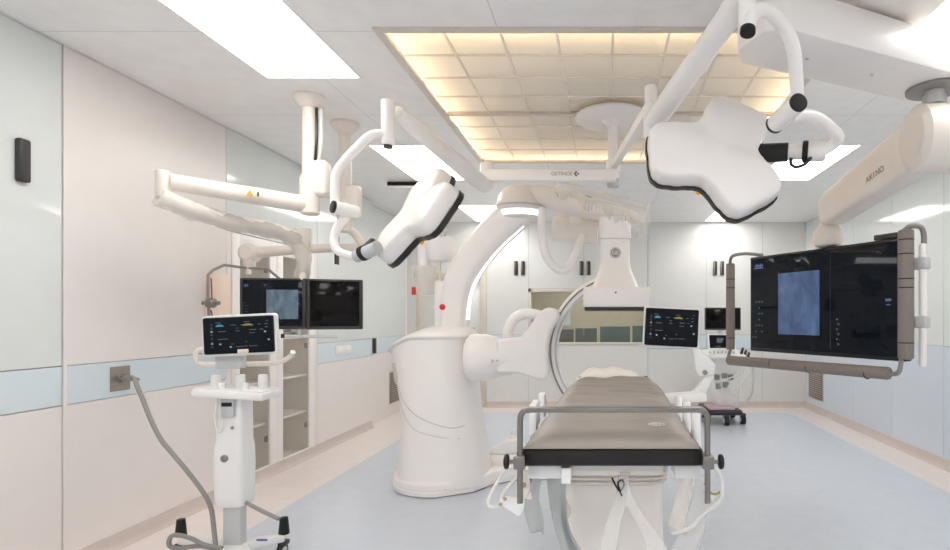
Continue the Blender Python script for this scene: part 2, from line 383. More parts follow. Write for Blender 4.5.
tag(MB().bb(-.9, .9, 9.6, 10.4, 2.585, 2.598).build('control_room_lamp', 'ctrl_lamp'), 'ceiling lamp panel of the control room behind the window', 'light')
tag(MB().bb(-1.95, -1.6, RY-.06, RY-.002, 1.2, 2.0, .01).build('wall_locker', 'cabin'), 'olive cabinet on the control room wall, left side of window', 'cabinet')
# door pulls on the back wall cupboards, always in pairs
def pull(x, z, par, axis='x', y=YB):
    g = MB()
    if axis == 'x': g.bb(x-.03, x+.03, y-.03, y+.004, z-.11, z+.11, .012, 3)
    else: g.bb(x-.004, x+.03, y-.03, y+.03, z-.11, z+.11, .012, 3)
    o = g.build('handle', 'dark', par)
    if axis == 'x': MB().bb(x-.03, x-.006, y-.034, y-.028, z-.1, z+.1, .002).build('grip', 'steel', o)
    return o
for px in (516, 523, 581.5, 588.5, 715, 722): pull((px-VX)/F*YB, 2.18, wall_back)
pull(XL+.0, 2.2, wall_left, 'y', 2.82)
# faint upright joints on the back wall
for x in (-1.17, -.3, .72, 1.62, 2.5):
    MB().bb(x-.003, x+.003, YB-.002, YB, Z2 if -1.17 < x < .7 else .1, H).build('joint_strip', 'joint2', wall_back)
# air grilles
def grille(label, x, s, y0, y1, z0, z1):
    t = thing('air_grille', label, 'vent', (x, (y0+y1)/2, z0))
    MB().bb(x, x+s*.012, y0, y1, z0, z1, .003).build('frame', 'satin', t)
    MB().bb(x+s*.012, x+s*.018, y0+.02, y1-.02, z0+.025, z1-.025).build('louvres', 'grille', t)
grille('brown metal air grille low on the left wall behind the gantry body', XL2+.01, 1, 7.95, 8.48, .17, .62)
grille('brown metal air grille low on the right wall under the large display', XR, -1, 8.02, 8.55, .19, .6)
# ------------------------------------------------------------------ ceiling lights
def light_panel(x, y, label):
    t = thing('ceiling_light', label, 'ceiling light', (x, y, H), group='recessed ceiling light panels')
    MB().bb(-.285, .285, -.6, .6, -.004, .0).build('diffuser', 'lamp', t, W=False)
    MB().bb(-.3, -.285, -.615, .615, -.008, .0).bb(.285, .3, -.615, .615, -.008, .0).bb(-.285, .285, -.615, -.6, -.008, .0).bb(-.285, .285, .6, .615, -.008, .0).build('frame', 'white', t, W=False)
    return t
lights = [(-1.8, 2.85, 'large bright ceiling light panel at the top left corner of the picture'),
          (-1.74, 5.4, 'bright ceiling light panel above the left surgical lamp'),
          (-1.66, 7.95, 'farthest left ceiling light panel, behind the curved gantry column'),
          (1.94, 2.85, 'bright ceiling light panel beyond the thick beam at the top right'),
          (1.94, 5.4, 'bright ceiling light panel behind the right surgical lamp yoke'),
          (1.86, 7.95, 'farthest right ceiling light panel, under the tip of the right surgical lamp'),
          (-1.8, .3, 'added ceiling fill light panel overhead on the left, outside the picture'),  # from here down: unseen panels, added to fill the room with light
          (1.94, .3, 'added ceiling fill light panel overhead on the right, outside the picture'),
          (.06, .3, 'added ceiling fill light panel directly overhead, outside the picture'),
          (-1.8, -2.2, 'added rear left ceiling fill light panel, outside the picture'),
          (1.94, -2.2, 'added rear right ceiling fill light panel, outside the picture'),
          (.06, -2.2, 'added rear middle ceiling fill light panel, outside the picture')]
for a in lights: light_panel(*a)
# ------------------------------------------------------------------ laminar air diffuser with warm edge light
t = thing('air_diffuser_ceiling', 'large square ceiling air diffuser of glowing cream panels in a steel frame', 'air diffuser', (.054, 4.104, H))
g = MB()
for x0, x1, y0, y1 in ((AX0-.045, AX0, AY0-.045, AY1+.045), (AX1, AX1+.045, AY0-.045, AY1+.045), (AX0, AX1, AY0-.045, AY0), (AX0, AX1, AY1, AY1+.045)):
    g.bb(x0, x1, y0, y1, H-.012, H+.03, .003)
g.build('frame', 'alu', t)
MB().bb(AX0, AX1, 4.09, 4.115, H-.006, H+.03, .003).build('cross_bar', 'alu', t)
gr = MB()
for k in range(1, 8):
    gr.bb(AX0+.3*k-.006, AX0+.3*k+.006, AY0, AY1, H+.012, H+.022)
    if k != 4: gr.bb(AX0, AX1, AY0+.3*k-.006, AY0+.3*k+.006, H+.0121, H+.0221)
gr.build('grid_bars', 'white2', t)
tile = None
for i in range(8):
    for j in range(8):
        if tile is None:
            tile = MB().bb(.003, .297, .003, .297, .022, .025).build('diffuser_panel', 'tile', t, W=False); tile.location = (AX0-.054, AY0-4.104, 0)
        else:
            c = tile.copy(); C.objects.link(c); c.parent = t; c.location = (AX0-.054+.3*i, AY0-4.104+.3*j, 0)
for x0, x1, y0, y1 in ((AX0+.005, AX0+.02, AY0+.05, AY1-.05), (AX1-.02, AX1-.005, AY0+.05, AY1-.05), (AX0+.05, AX1-.05, AY0+.005, AY0+.02), (AX0+.05, AX1-.05, AY1-.02, AY1-.005)):
    MB().bb(x0, x1, y0, y1, H+.07, H+.1).build('led_strip', 'warm', t)

t = thing('ceiling_box', 'small white ceiling box with a black lower edge behind the left surgical lamp', 'ceiling box', (-2.2, 6.2, H))
MB().bb(-2.36, -2.06, 6.1, 6.4, H-.07, H, .006).build('housing', 'white', t)
MB().bb(-2.37, -2.05, 6.09, 6.41, H-.045, H-.005, .004).build('edge_band', 'black', t)

# ------------------------------------------------------------------ built-in cabinet with glass doors
t = thing('glass_door_cabinet', 'tall white built-in cabinet with two glass doors and shelves in the left wall', 'cabinet', (XL, 5.05, 0))
b = MB(); dp = .42
b.bb(XL-dp, XL-dp+.02, CY0, CY1, .02, 2.08); b.bb(XL-dp, XL-.022, CY0, CY0+.02, .02, 2.08); b.bb(XL-dp, XL-.022, CY1-.02, CY1, .02, 2.08)
b.bb(XL-dp, XL-.022, CY0, CY1, .02, .06); b.bb(XL-dp, XL-.022, CY0, CY1, 2.04, 2.08); b.bb(XL-dp, XL-.03, 5.02, 5.04, .06, 2.04)
b.build('body', 'cabin', t)
for z in (.45, .82, 1.2, 1.6): MB().bb(XL-dp+.02, XL-.05, CY0+.02, CY1-.02, z, z+.02).build('shelf', 'wallw', t)
for a, c_, ga, gb in ((CY0+.005, 5.028, 4.52, 4.93), (5.032, CY1-.005, 5.13, 5.59)):
    d = MB()
    d.bb(XL-.02, XL+.005, a, ga, .03, 2.085, .003).bb(XL-.02, XL+.005, gb, c_, .03, 2.085, .003).bb(XL-.02, XL+.005, ga, gb, .03, .10, .003).bb(XL-.02, XL+.005, ga, gb, 1.97, 2.085, .003)
    d = d.build('door', 'white', t)
    MB().bb(XL-.01, XL-.006, ga, gb, .10, 1.97).build('pane', 'cabglass', d)
    for z in (.3, 1.1, 1.8): MB().bb(XL-.04, XL-.02, gb-.02, gb+.03, z, z+.05, .004).build('hinge', 'steel', d)
t = thing('folded_packet', 'silver folded packet lying on a shelf behind the right glass door', 'packet', (XL-.16, 5.4, 1.22))
MB().bb(XL-.25, XL-.08, 5.28, 5.5, 1.22, 1.26, .01).bb(XL-.22, XL-.1, 5.32, 5.46, 1.26, 1.3, .015).build('wrapping', 'steel', t)
tag(MB().bb(XL, XL+.012, 4.12, 4.40, 1.25, 1.74, .003).build('wall_board', 'peach'), 'pale peach board on the wall behind the left-hand steel hanger', 'board')
# socket plate with grey plug and cable; light switch plate
t = thing('wall_socket', 'square steel socket plate on the blue band of the left wall', 'socket', (XL, 3.41, .95))
MB().bb(XL, XL+.006, 3.33, 3.47, .955, 1.105, .003).build('plate', 'satin', t)
MB().cyl((XL+.006, 3.40, 1.03), (XL+.02, 3.40, 1.03), .028, n=20).build('socket_ring', 'grey', t)
t = thing('switch_plate', 'white double socket plate on the blue band beside the glass cabinet', 'socket', (XL, 6.3, 1.0))
MB().bb(XL, XL+.012, 6.14, 6.5, .99, 1.09, .004).build('plate', 'wplas', t)
for y in (6.23, 6.41): MB().bb(XL+.012, XL+.018, y-.05, y+.05, 1.01, 1.07, .003).build('rocker', 'white', t)
MB().bb(XL2+.01, XL2+.045, 7.36, 7.42, .93, 1.13, .006).build('door_handle', 'dark', wall_left)
# cabling from the wall to the cart base
t = thing('power_cable', 'grey power cable with plug running from the wall socket to the floor cart', 'cable', (XL+.02, 3.4, 1.03))
MB().cyl((XL+.021, 3.40, 1.03), (XL+.10, 3.37, 1.035), .02, .017, bev=.004).cyl((XL+.10, 3.37, 1.035), (XL+.16, 3.34, 1.03), .012, .01).build('plug', 'grey', t)
cp = [(XL+.14, 3.345, 1.032), at(137, 386, 3.3), at(143, 400, 3.28), at(150, 418, 3.26), at(160, 438, 3.24), at(172, 453, 3.2), at(188, 472, 3.16), at(203, 492, 3.12), at(211, 508, 3.1), at(214, 530, 3.08), at(216, 549, 3.04)]
MB().tube(smooth_path(cp), .0125, 10).build('cord', 'cable', t)

# ------------------------------------------------------------------ screens
def ui(par, wd, h, y, seed, mode='touch', ox=0, oz=0):
    """small lit marks just proud of the glass, in the monitor's own axes"""
    r = random.Random(seed); q = {k: MB() for k in ('uicy', 'uiye', 'uiwh', 'uigr', 'uibl')}
    def mk(k, x, z, a, b): q[k].bb(ox+x*wd-a*wd/2, ox+x*wd+a*wd/2, y-.0006, y, oz+z*h-b*h/2, oz+z*h+b*h/2)
    if mode == 'touch':
        for cx, k in ((-.28, 'uicy'), (.13, 'uiye')):
            rx = .06 if k == 'uicy' else .08
            pts = [(ox+(cx+rx*math.cos(a))*wd, y, oz+(.26+.06*math.sin(a))*h) for a in [i*PI/10 for i in range(11)]]
            q[k].prism(pts, (0, -.0006, 0))
        for z in (.30, .21, .13, .02, -.1, -.22, -.33): mk('uigr', -.40, z, .045, .012); mk('uigr', -.395, z+.035, .02, .02)
        for x, z in ((-.40, .12), (-.40, -.22), (-.28, -.24), (.38, .07), (.43, -.16), (-.13, -.33)): mk('uiwh', x, z, .028, .035)
        for x, z, a in ((-.3, .37, .08), (-.08, .29, .08), (.05, .29, .05), (.12, .37, .08), (-.25, .12, .11), (-.02, .12, .06), (.2, .14, .10), (.19, .05, .08), (-.24, -.1, .15), (-.02, .2, .04), (.4, .2, .04), (.4, .29, .05), (.42, .38, .03), (0, -.33, .1), (.2, -.32, .12), (.09, -.32, .05), (.3, .29, .04), (.33, .14, .05), (-.1, -.24, .03), (.1, -.2, .03)):
            mk('uigr', x, z, a, .022)
    else:
        for k in range(5): mk('uibl', -.46+.014*k+.01, .40, .011, .02+.02*(k % 2))
        mk('uibl', -.425, .375, .075, .012)
        for i in range(4):
            for j in range(7):
                if r.random() < .6: mk('uigr', -.47+.024*i, .02-.062*j, .012, .014)
        for j in range(6): mk('uigr', .135+.008*(j % 2), -.16-.045*j, .012, .016)
        mk('uigr', -.12, .42, .06, .006); mk('uiwh', -.12, .405, .03, .005); mk('uibl', .42, 0, .03, .02); mk('uibl', .42, -.04, .02, .01)
    first = None
    for k, g in q.items():
        if len(g.bm.verts): g.build('display_graphics', k, par, W=False)
        else: g.bm.free()
def rpanel(wd, h, dp, y0, rad, n=6):
    """rounded rectangle slab in local xz"""
    g = MB(); pts = []
    for cx, cz, a0 in ((wd/2-rad, h/2-rad, 0), (-wd/2+rad, h/2-rad, PI/2), (-wd/2+rad, -h/2+rad, PI), (wd/2-rad, -h/2+rad, 1.5*PI)):
        for i in range(n+1): a = a0+i*PI/2/n; pts.append((cx+rad*math.cos(a), cz+rad*math.sin(a)))
    rs = [[((x*s), y, (z*s2)) for x, z in pts] for s, s2, y in ((1-.006/wd, 1-.006/h, y0), (1, 1, y0+.004), (1, 1, y0+dp-.01), (1-.03/wd, 1-.03/h, y0+dp))]
    g.rings(rs); return g
# left cart with touch screen
t = thing('touch_screen_cart', 'white wheeled cart carrying a tilted touch screen and a small tray, left foreground', 'medical cart', at(235, 568, 3.1))
D = 3.1; cx = at(235, 0, D).x
sm = uvmat(at(239.5, 335, D-.1), (1, .0, .045), (-.02, .0, 1))
so = bpy.data.objects.new('touch_screen', None)
hs = rpanel(.405, .222, .03, 0, .018); hs.bm.transform(sm); hs = hs.build('screen_housing', 'wplas', t)
def loc_part(g, name, m, par, mtx):
    bmesh.ops.transform(g.bm, matrix=mtx, verts=g.bm.verts); return g.build(name, m, par)
loc_part(rpanel(.378, .197, .004, -.003, .01), 'screen', 'screen', hs, sm)
def ui_world(par, wd, h, y, seed, mode, mtx, **k):
    before = set(bpy.data.objects); ui(par, wd, h, y, seed, mode, **k)
    rt = par
    while rt.parent: rt = rt.parent
    for o in set(bpy.data.objects)-before: o.data.transform(MAT[rt.name].inverted() @ mtx)
ui_world(hs, .37, .19, -.003, 3, 'touch', sm)
loc_part(MB().box((.02, -.007, -.088), (.058, .008, .022), .003), 'name_plate', 'peach', hs, sm)
MB().box((cx-.01, D-.02, 1.235), (.15, .05, .23), .012).build('screen_bracket', 'lgrey', t)
MB().tube(smooth_path([at(210, 350, D), at(199, 350, D), at(196, 358, D), at(203, 364, D+.02), at(240, 364, D+.05), at(275, 363, D+.02), at(290, 357, D), at(293, 352, D-.02)]), .014, 12).build('handle', 'ivory', t)
tr = MB(); z0 = 1.0
tr.box((cx+.03, D-.02, .985), (.385, .2, .045), .014, seg=3, rot=Matrix.Rotation(.06, 4, 'Y')); tr.box((cx+.03, D-.02, 1.010), (.37, .18, .01), .004, rot=Matrix.Rotation(.06, 4, 'Y'))
tr.build('tray', 'wplas', t)
for px, dy, hh, r in ((216, 0, .07, .026), (222, -.08, .035, .017), (240, .02, .07, .027), (245, -.07, .035, .018), (263, .03, .07, .026)):
    p = at(px, 390, D+dy); MB().cyl((p.x, p.y, 1.005), (p.x, p.y, 1.012+hh), r, r*.92, bev=.004).build('cup_holder', 'wplas', t)
# column body
def colring(z, wx, wy, r=5): return [Vector((cx+wx*math.copysign(abs(math.cos(a))**(2/r), math.cos(a)), D+wy*math.copysign(abs(math.sin(a))**(2/r), math.sin(a)), z)) for a in [k*2*PI/32 for k in range(32)]]
MB().rings([colring(z, a, b_) for z, a, b_ in ((.97, .074, .06), (.72, .076, .065), (.69, .08, .075), (.58, .082, .08), (.55, .082, .078), (.42, .081, .075), (.375, .077, .07), (.36, .07, .06))]).build('column_cover', 'wplas', t)
MB().box((cx, D, .2), (.098, .06, .36), .008).build('column', 'lgrey', t)
MB().box((cx+.01, D-.075, .915), (.07, .02, .11), .006).build('control_box', 'lgrey', t)
MB().box((cx+.012, D-.087, .93), (.055, .008, .022), .003).build('display_window', 'black', t)
MB().tube(smooth_path([(cx-.05, D-.075, .96), (cx-.055, D-.08, .84), (cx-.03, D-.085, .78), (cx-.02, D-.08, .83), (cx-.03, D-.075, .9)]), .006, 8).build('hook_cable', 'wcable', t)
MB().lathe((cx-.005, D-.078, .635), [(.02, 0), (.02, .006), (.012, .012)], axis=(0, -1, 0), n=20).build('lock_button', 'steel', t)
MB().lathe((cx+.03, D-.066, .80), [(.008, 0), (.008, .006)], axis=(0, -1, 0), n=16).build('screw', 'steel', t)
hub = Vector((cx, D, .1))
for k, (px, py, d) in enumerate(((284, 533, 3.25), (181, 545, 3.22), (268, 0, 2.72), (196, 0, 2.74))):
    e = Vector(((px-VX)/F*d, d, .095))
    u = (e-hub).normalized(); s_ = Vector((-u.y, u.x, 0))
    MB().prism([hub+s_*.045, hub-s_*.045, e-s_*.028, e+s_*.028], (0, 0, .045), .008).build('base_leg', 'wplas', t)
    MB().cyl((e.x, e.y, .135), (e.x, e.y, .235), .03, .022, bev=.006).build('corner_post', 'rubber', t)
    wh = MB().cyl((e.x-.014, e.y-.02, .045), (e.x+.014, e.y-.02, .045), .045, n=24, bev=.006).build('wheel', 'rubber', t)
    MB().cyl((e.x-.018, e.y-.02, .045), (e.x+.018, e.y-.02, .045), .026, n=20, bev=.004).build('hub_cap', 'lgrey', wh)
    MB().bb(e.x-.022, e.x+.022, e.y-.035, e.y+.03, .07, .1, .01).build('caster_fork', 'dark', wh)
MB().box((cx, D, .115), (.16, .16, .05), .02).build('base_hub', 'wplas', t)
MB().tube(smooth_path([at(245, 502, 3.08), at(262, 511, 3.06), at(279, 519, 3.04)]), .011, 10).build('pedal_rod', 'cable', t)
MB().tube(smooth_path([at(216, 549, 3.02), at(200, 546, 3.03), at(180, 548, 3.06), at(170, 546, 3.05), at(170, 538, 3.04), at(176, 535, 3.03), at(190, 538, 3.03), at(205, 545, 3.02), at(222, 548, 3.02)]), .012, 10).build('coiled_cord', 'cable', t)
MB().box(at(262, 540, 3.02), (.06, .004, .012), .001).build('printed_mark', 'uibl', t)

# ------------------------------------------------------------------ dual monitors hung on the first ceiling boom
t = thing('monitor_boom', 'cream ceiling boom with wrapped spring arm, nearer of the two left ceiling mounts', 'ceiling boom', (-1.99, 3.77, H))
P = Vector((-1.99, 3.77, 0))
MB().lathe(P+Vector((0, 0, H)), [(.02, 0), (.105, 0), (.105, -.02), (.09, -.045), (.065, -.075), (.055, -.08)]).build('ceiling_flange', 'ivory', t)
MB().cyl(P+Vector((0, 0, 2.17)), P+Vector((0, 0, 2.86)), .05).build('drop_tube', 'ivory', t)
MB().lathe(P+Vector((.0, 0, 2.10)), [(.045, 0), (.06, .01), (.062, .09), (.066, .11), (.066, .24), (.055, .27)]).bb(P.x+.0, P.x+.13, P.y-.05, P.y+.05, 2.22, 2.47, .035, 3).build('pivot_hub', 'ivory', t)
E = Vector((-2.53, 3.19, 0))
MB().tube([P+Vector((-.03, -.02, 2.17)), E+Vector((.02, .02, 2.19))], [.058, .048], 14).build('upper_arm', 'ivory', t)
MB().cyl(E+Vector((0, 0, 2.09)), E+Vector((0, 0, 2.25)), .036, bev=.012).build('elbow', 'ivory', t)
la = smooth_path([E+Vector((0, -.02, 2.10)), at(190, 208, 3.3), at(235, 222, 3.6), at(275, 230, 3.85), at(300, 240, 4.0)])
MB().tube(la, .045, 14).build('spring_arm', 'ivory', t)
MB().cyl(at(303, 228, 4.02), at(303, 250, 4.02), .055, bev=.015).cyl(at(303, 250, 4.02), at(303, 285, 4.02), .024).build('monitor_knuckle', 'ivory', t)
MB().tube(smooth_path([P+Vector((.055, -.02, 2.82)), P+Vector((.065, -.04, 2.6)), P+Vector((.05, -.03, 2.45))]), .009, 8).build('black_cable', 'black', t)
MB().tube(smooth_path([P+Vector((.075, 0, 2.82)), P+Vector((.085, -.02, 2.6)), P+Vector((.06, -.01, 2.46))]), .012, 8).build('white_cable', 'wcable', t)
a_, b_ = P+Vector((-.03, -.02, 2.17)), E+Vector((.02, .02, 2.19)); mid = a_.lerp(b_, .34)
tri = MB(); mm = uvmat(mid+Vector((.04, -.05, .002)), (a_-b_), (0, 0, 1))
loc_part(MB().prism([(-.1, 0, -.02), (-.06, 0, -.02), (-.08, 0, .018)], (0, -.004, 0)), 'warning_sticker', 'yellow', t, mm)
loc_part(MB().bb(-.04, -.03, -.004, 0, -.015, .012), 'label_mark', 'dark', t, mm)
g = MB(); rr = [.05+.005*math.sin(i*.9)+.003*math.sin(i*2.3) for i in range(len(la))]
g.tube([p+Vector((0, -.02, -.012)) for p in la], rr, 16, cap=False)
dr = smooth_path([la[-1]+Vector((-.03, -.03, .0)), at(304, 258, 4.0), at(300, 284, 4.09)])
g.tube(dr, [.05+.004*math.sin(i*1.1) for i in range(len(dr))], 14, cap=False)
tag(g.build('plastic_sleeve', 'film'), 'clear plastic sleeve wrapped around the lower arm of the monitor boom', 'plastic cover')

t = thing('dual_monitor', 'pair of black monitors side by side, left one showing a grey image', 'monitor', at(305, 329, 4.0))
def quadm(pl, pr, zt, zb):
    c_ = (pl+pr)/2; c_ = Vector((c_.x, c_.y, (zt+zb)/2)); return uvmat(c_, Vector((pr.x-pl.x, pr.y-pl.y, 0)), (0, 0, 1)), Vector((pr.x-pl.x, pr.y-pl.y, 0)).length
A, B_, C_ = at(239, 0, 3.95), at(306, 0, 4.0), at(363, 0, 4.13)
m1, w1_ = quadm(A, B_, 1.685, 1.32); m2, w2_ = quadm(B_, C_, 1.685, 1.315)
for mm, wd, k in ((m1, w1_, 0), (m2, w2_, 1)):
    h1 = loc_part(MB().box((0, .025, 0), (wd-.004, .05, .368), .008), 'monitor_housing', 'dark', t, mm)
    loc_part(MB().box((0, -.001, .005), (wd-.05, .004, .33), .001), 'screen', 'screenoff' if k else 'screen', h1, mm)
    if not k:
        loc_part(MB().bb(-.04, .175, -.0052, -.003, -.11, .10), 'angiography_picture', 'xray2', h1, mm)
        ui_world(h1, .42, .33, -.0032, 9, 'xr', mm)
bk = at(303, 283, 4.06)
MB().bb(bk.x-.03, bk.x+.03, bk.y-.03, bk.y+.03, 1.4, 1.7, .01).box((bk.x, bk.y+.02, 1.5), (.5, .03, .06), .008, rot=Matrix.Rotation(.17, 4, 'Z')).build('mounting_bar', 'lgrey', t)
hb = MB().tube([at(284, 336, 3.98), at(338, 337, 4.1)], .012, 12).cyl(at(300, 329, 4.0), at(300, 336, 4.0), .01).build('handle_bar', 'lgrey', t)
MB().cyl(at(281, 336, 3.975), at(285, 336, 3.985), .016, n=16, bev=.003).build('bar_end', 'black', hb)

# second ceiling boom with the steel shield hanger
t = thing('shield_boom', 'cream ceiling boom with angular steel hanger, farther of the two left ceiling mounts', 'ceiling boom', (-1.985, 4.27, H))
P = Vector((-1.985, 4.27, 0))
MB().lathe(P+Vector((0, 0, H)), [(.02, 0), (.105, 0), (.105, -.02), (.085, -.045), (.06, -.075), (.05, -.08)]).build('ceiling_flange', 'ivory', t)
MB().cyl(P+Vector((0, 0, 2.2)), P+Vector((0, 0, 2.86)), .046).build('drop_tube', 'ivory', t)
MB().lathe(P+Vector((0, 0, 2.06)), [(.04, 0), (.055, .01), (.057, .1), (.06, .12), (.06, .22), (.05, .25)]).bb(P.x, P.x+.12, P.y-.045, P.y+.045, 2.17, 2.42, .03, 3).build('pivot_hub', 'ivory', t)
el = at(363, 247, 4.35)
MB().tube(smooth_path([P+Vector((.0, -.01, 2.09)), at(354, 233, 4.3), el]), .03, 12).build('upper_arm', 'ivory', t)
le = at(250, 253, 4.33)
MB().tube([el, at(303, 249, 4.34), le], [.03, .036, .045], 14).lathe(le+Vector((0, .055, 0)), [(.04, 0), (.075, .01), (.075, .09), (.05, .11)], axis=(0, -1, 0)).build('lower_arm', 'ivory', t)
MB().bb(le.x-.03, le.x+.04, le.y-.05, le.y+.02, 1.79, 1.9, .012).cyl((le.x, le.y-.02, 1.74), (le.x, le.y-.02, 1.8), .02).build('drop_bracket', 'ivory', t)
hp = [at(211, 340, 3.98), at(208, 300, 4.0), at(208, 275, 4.0), at(213, 270, 4.03), at(224, 265, 4.1), at(247, 268, 4.3), at(268, 269, 4.3), at(281, 280, 4.3), at(290, 290, 4.25)]
hp = [hp[0], hp[1], hp[2]]+smooth_path(hp[2:4], 3)[1:]+hp[4:]
MB().tube(hp, .0105, 10).build('steel_hanger', 'cable', t)
k_ = at(211, 303, 3.96)
MB().lathe(k_+Vector((0, .03, 0)), [(.02, 0), (.035, .01), (.035, .05), (.02, .065)], axis=(0, -1, 0)).cyl(k_+Vector((-.06, 0, 0)), k_+Vector((.06, 0, 0)), .014).build('clamp_knob', 'steel', t)
MB().tube([at(211, 278, 3.95), at(212, 300, 3.94)], .0045, 8).tube(smooth_path([at(211, 310, 3.94), at(213, 320, 3.94), at(215, 333, 3.94)]), .0045, 8).build('red_cord', 'dred', t)
MB().bb(*[v for v in (el.x-.21, el.x-.2, el.y-.03, el.y+.03, 1.82, 2.06)]).build('brake_tab', 'dark', t)

# ------------------------------------------------------------------ surgical lamps
def lamp_head(root, Cp, n, xdir, R):
    n = Vector(n).normalized(); x = Vector(xdir); x = (x-n*x.dot(n)).normalized(); y = n.cross(x)
    mm = Matrix(((x.x, y.x, n.x, Cp.x), (x.y, y.y, n.y, Cp.y), (x.z, y.z, n.z, Cp.z), (0, 0, 0, 1)))
    t = bpy.data.objects.new('lamp_head', None); C.objects.link(t); t.parent = root; t.matrix_basis = MAT[root.name].inverted() @ mm
    key = [(0, .95), (12, .975), (20, .995), (27, .95), (35, .80), (45, .64), (53, .57), (60, .55)]
    def rad(a):
        d = abs(((math.degrees(a)+60) % 120)-60)
        for (a0, r0), (a1, r1) in zip(key, key[1:]):
            if d <= a1: f = (d-a0)/(a1-a0); f = f*f*(3-2*f)*.5+f*.5; return r0+(r1-r0)*f
        return .6
    N = 120; A = [k*2*PI/N for k in range(N)]
    def ring(s, z, lob=0, off=0): return [Vector(((rad(a)*R*s+off)*math.cos(a), (rad(a)*R*s+off)*math.sin(a), z+lob*math.cos(3*a))) for a in A]
    def ringm(s, z, mixr): # towards a rounder outline near the centre
        return [Vector((R*s*((1-mixr)*rad(a)+mixr*.72)*math.cos(a), R*s*((1-mixr)*rad(a)+mixr*.72)*math.sin(a), z+.012*math.cos(3*a)*min(1, s))) for a in A]
    MB().rings([ring(.97, -.072), ring(1, -.06), ring(1, -.03), ring(1, -.01), ring(.99, .008), ring(.965, .02), ring(.91, .028), ringm(.78, .036, .0), ringm(.5, .044, .1), ringm(.25, .05, .5), ringm(.02, .052, 1)]).build('shell', 'white', t, W=False, ang=60)
    MB().rings([ring(1, -.058, 0, .001), ring(1, -.058, 0, .007), ring(1, -.086, 0, .006), ring(.97, -.094), ring(.93, -.094), ring(.93, -.074)]).build('rim', 'rim', t, W=False, ang=60)
    MB().rings([ring(.93, -.085), ring(.93, -.080)]).build('light_face', 'lgrey', t, W=False)
    q = MB()
    for i in range(3):
        for r_, s_ in ((.72, .055), (.45, .05)):
            a = i*2*PI/3; q.cyl((R*r_*math.cos(a), R*r_*math.sin(a), -.092), (R*r_*math.cos(a), R*r_*math.sin(a), -.084), s_, n=20)
    q.build('lenses', 'wplas', t, W=False)
    MB().cyl((0, 0, -.084), (0, 0, -.2), .022, .03, bev=.006).build('sterile_handle', 'wplas', t, W=False)
    a = math.radians(60); MB().cyl((R*.53*math.cos(a), R*.53*math.sin(a), -.106), (R*.53*math.cos(a), R*.53*math.sin(a), -.09), .012, n=14).build('indicator', 'orange', t, W=False)
    # crease lines modelled as shallow raised ribs from the centre
    return t
def aim(px, py, d, tilt, dx, dy, lx, ly):
    Cp = at(px, py, d); v = (Vector((0, 0, CH))-Cp).normalized()
    r = v.cross(Vector((0, 0, 1))).normalized()*-1
    if r.x < 0: r = -r
    up = r.cross(v)*1.0
    if up.z < 0: up = -up
    k = math.radians(tilt); s = (r*dx+up*dy).normalized(); n = v*math.cos(k)+s*math.sin(k)
    ray = (at(lx, ly, 1)-Vector((0, 0, CH))); tt = (Cp-Vector((0, 0, CH))).dot(n)/ray.dot(n); return Cp, n, Vector((0, 0, CH))+ray*tt-Cp
Cr, nr, xr = at(719, 151.5, 2.57), (.092, -.915, .392), (-.995, -.103, -.005)
Cl, nl, xl = at(415.6, 211, 3.05), (-.633, -.558, .536), (-.693, .099, -.715)

# common ceiling mount
t = thing('lamp_ceiling_mount', 'round white ceiling plate and drop post under the air diffuser holding the surgical lamps', 'ceiling mount', (.075, 4.1, H))
c0 = Vector((.075, 4.1, 0))
MB().lathe(c0+Vector((0, 0, H-.022)), [(.02, .01), (.27, .01), (.28, 0), (.28, -.012), (.26, -.02), (.08, -.024), (.05, -.05), (.045, -.06)], n=48).build('ceiling_plate', 'white', t)
MB().cyl(c0+Vector((0, 0, 2.38)), c0+Vector((0, 0, 2.85)), .04).build('drop_post', 'white', t)
MB().cyl(c0+Vector((0, 0, 2.365)), c0+Vector((0, 0, 2.43)), .046, bev=.008).build('collar', 'lgrey', t)
# left lamp suspension
t = thing('surgical_lamp', 'surgical lamp at left, its white lobed head tilted edge-on by the curved column', 'surgical lamp', (-.84, 4.1, 2.3))
lamp_head(t, Cl, nl, xl, .325)
MB().box((-.37, 4.0, 2.425), (.93, .07, .085), .012).build('horizontal_arm', 'white', t)
text('printed_name', 'GETINGE', .037, Matrix.Translation((-.295, 3.9635, 2.43)) @ TXT, 'grey', t)
for i, (dx, dz) in enumerate(((0, .012), (.014, 0), (0, -.012), (-.008, 0))): MB().bb(-.192+dx-.006, -.192+dx+.006, 3.962, 3.965, 2.43+dz-.006, 2.43+dz+.006).build('printed_mark', 'dark', t)
MB().cyl((-.84, 4.02, 2.33), (-.84, 4.02, 2.52), .05, bev=.01).build('outer_joint', 'white', t)
s0 = Vector((-.84, 4.0, 2.34)); s1 = at(396, 112, 3.12)
MB().tube([s0+Vector((0, -.02, 0)), s0.lerp(s1, .12), s0.lerp(s1, .85), s1], [.06, .068, .052, .045], 16, flat=.8).build('spring_arm', 'white', t)
tj = at(388, 122, 3.08)
MB().cyl(tj+Vector((0, 0, -.13)), tj+Vector((0, 0, .12)), .036, bev=.008).build('inner_joint', 'white', t)
MB().cyl(tj+Vector((0, 0, -.145)), tj+Vector((0, 0, -.13)), .024).build('joint_cap', 'dark', t)
up = smooth_path([at(389, 138, 3.08), at(381, 134, 3.06), at(370, 136, 3.04), at(357, 148, 3.02), at(343, 163, 3.0), at(336, 175, 2.99), at(335, 190, 2.98), at(335, 205, 2.97)])
MB().tube(up, .024, 14).build('curved_tube', 'white', t)
j0, j1 = at(334, 207, 2.93), at(358, 213, 3.02)
MB().cyl(j0, j1, .036, bev=.008).build('swivel_joint', 'white', t)
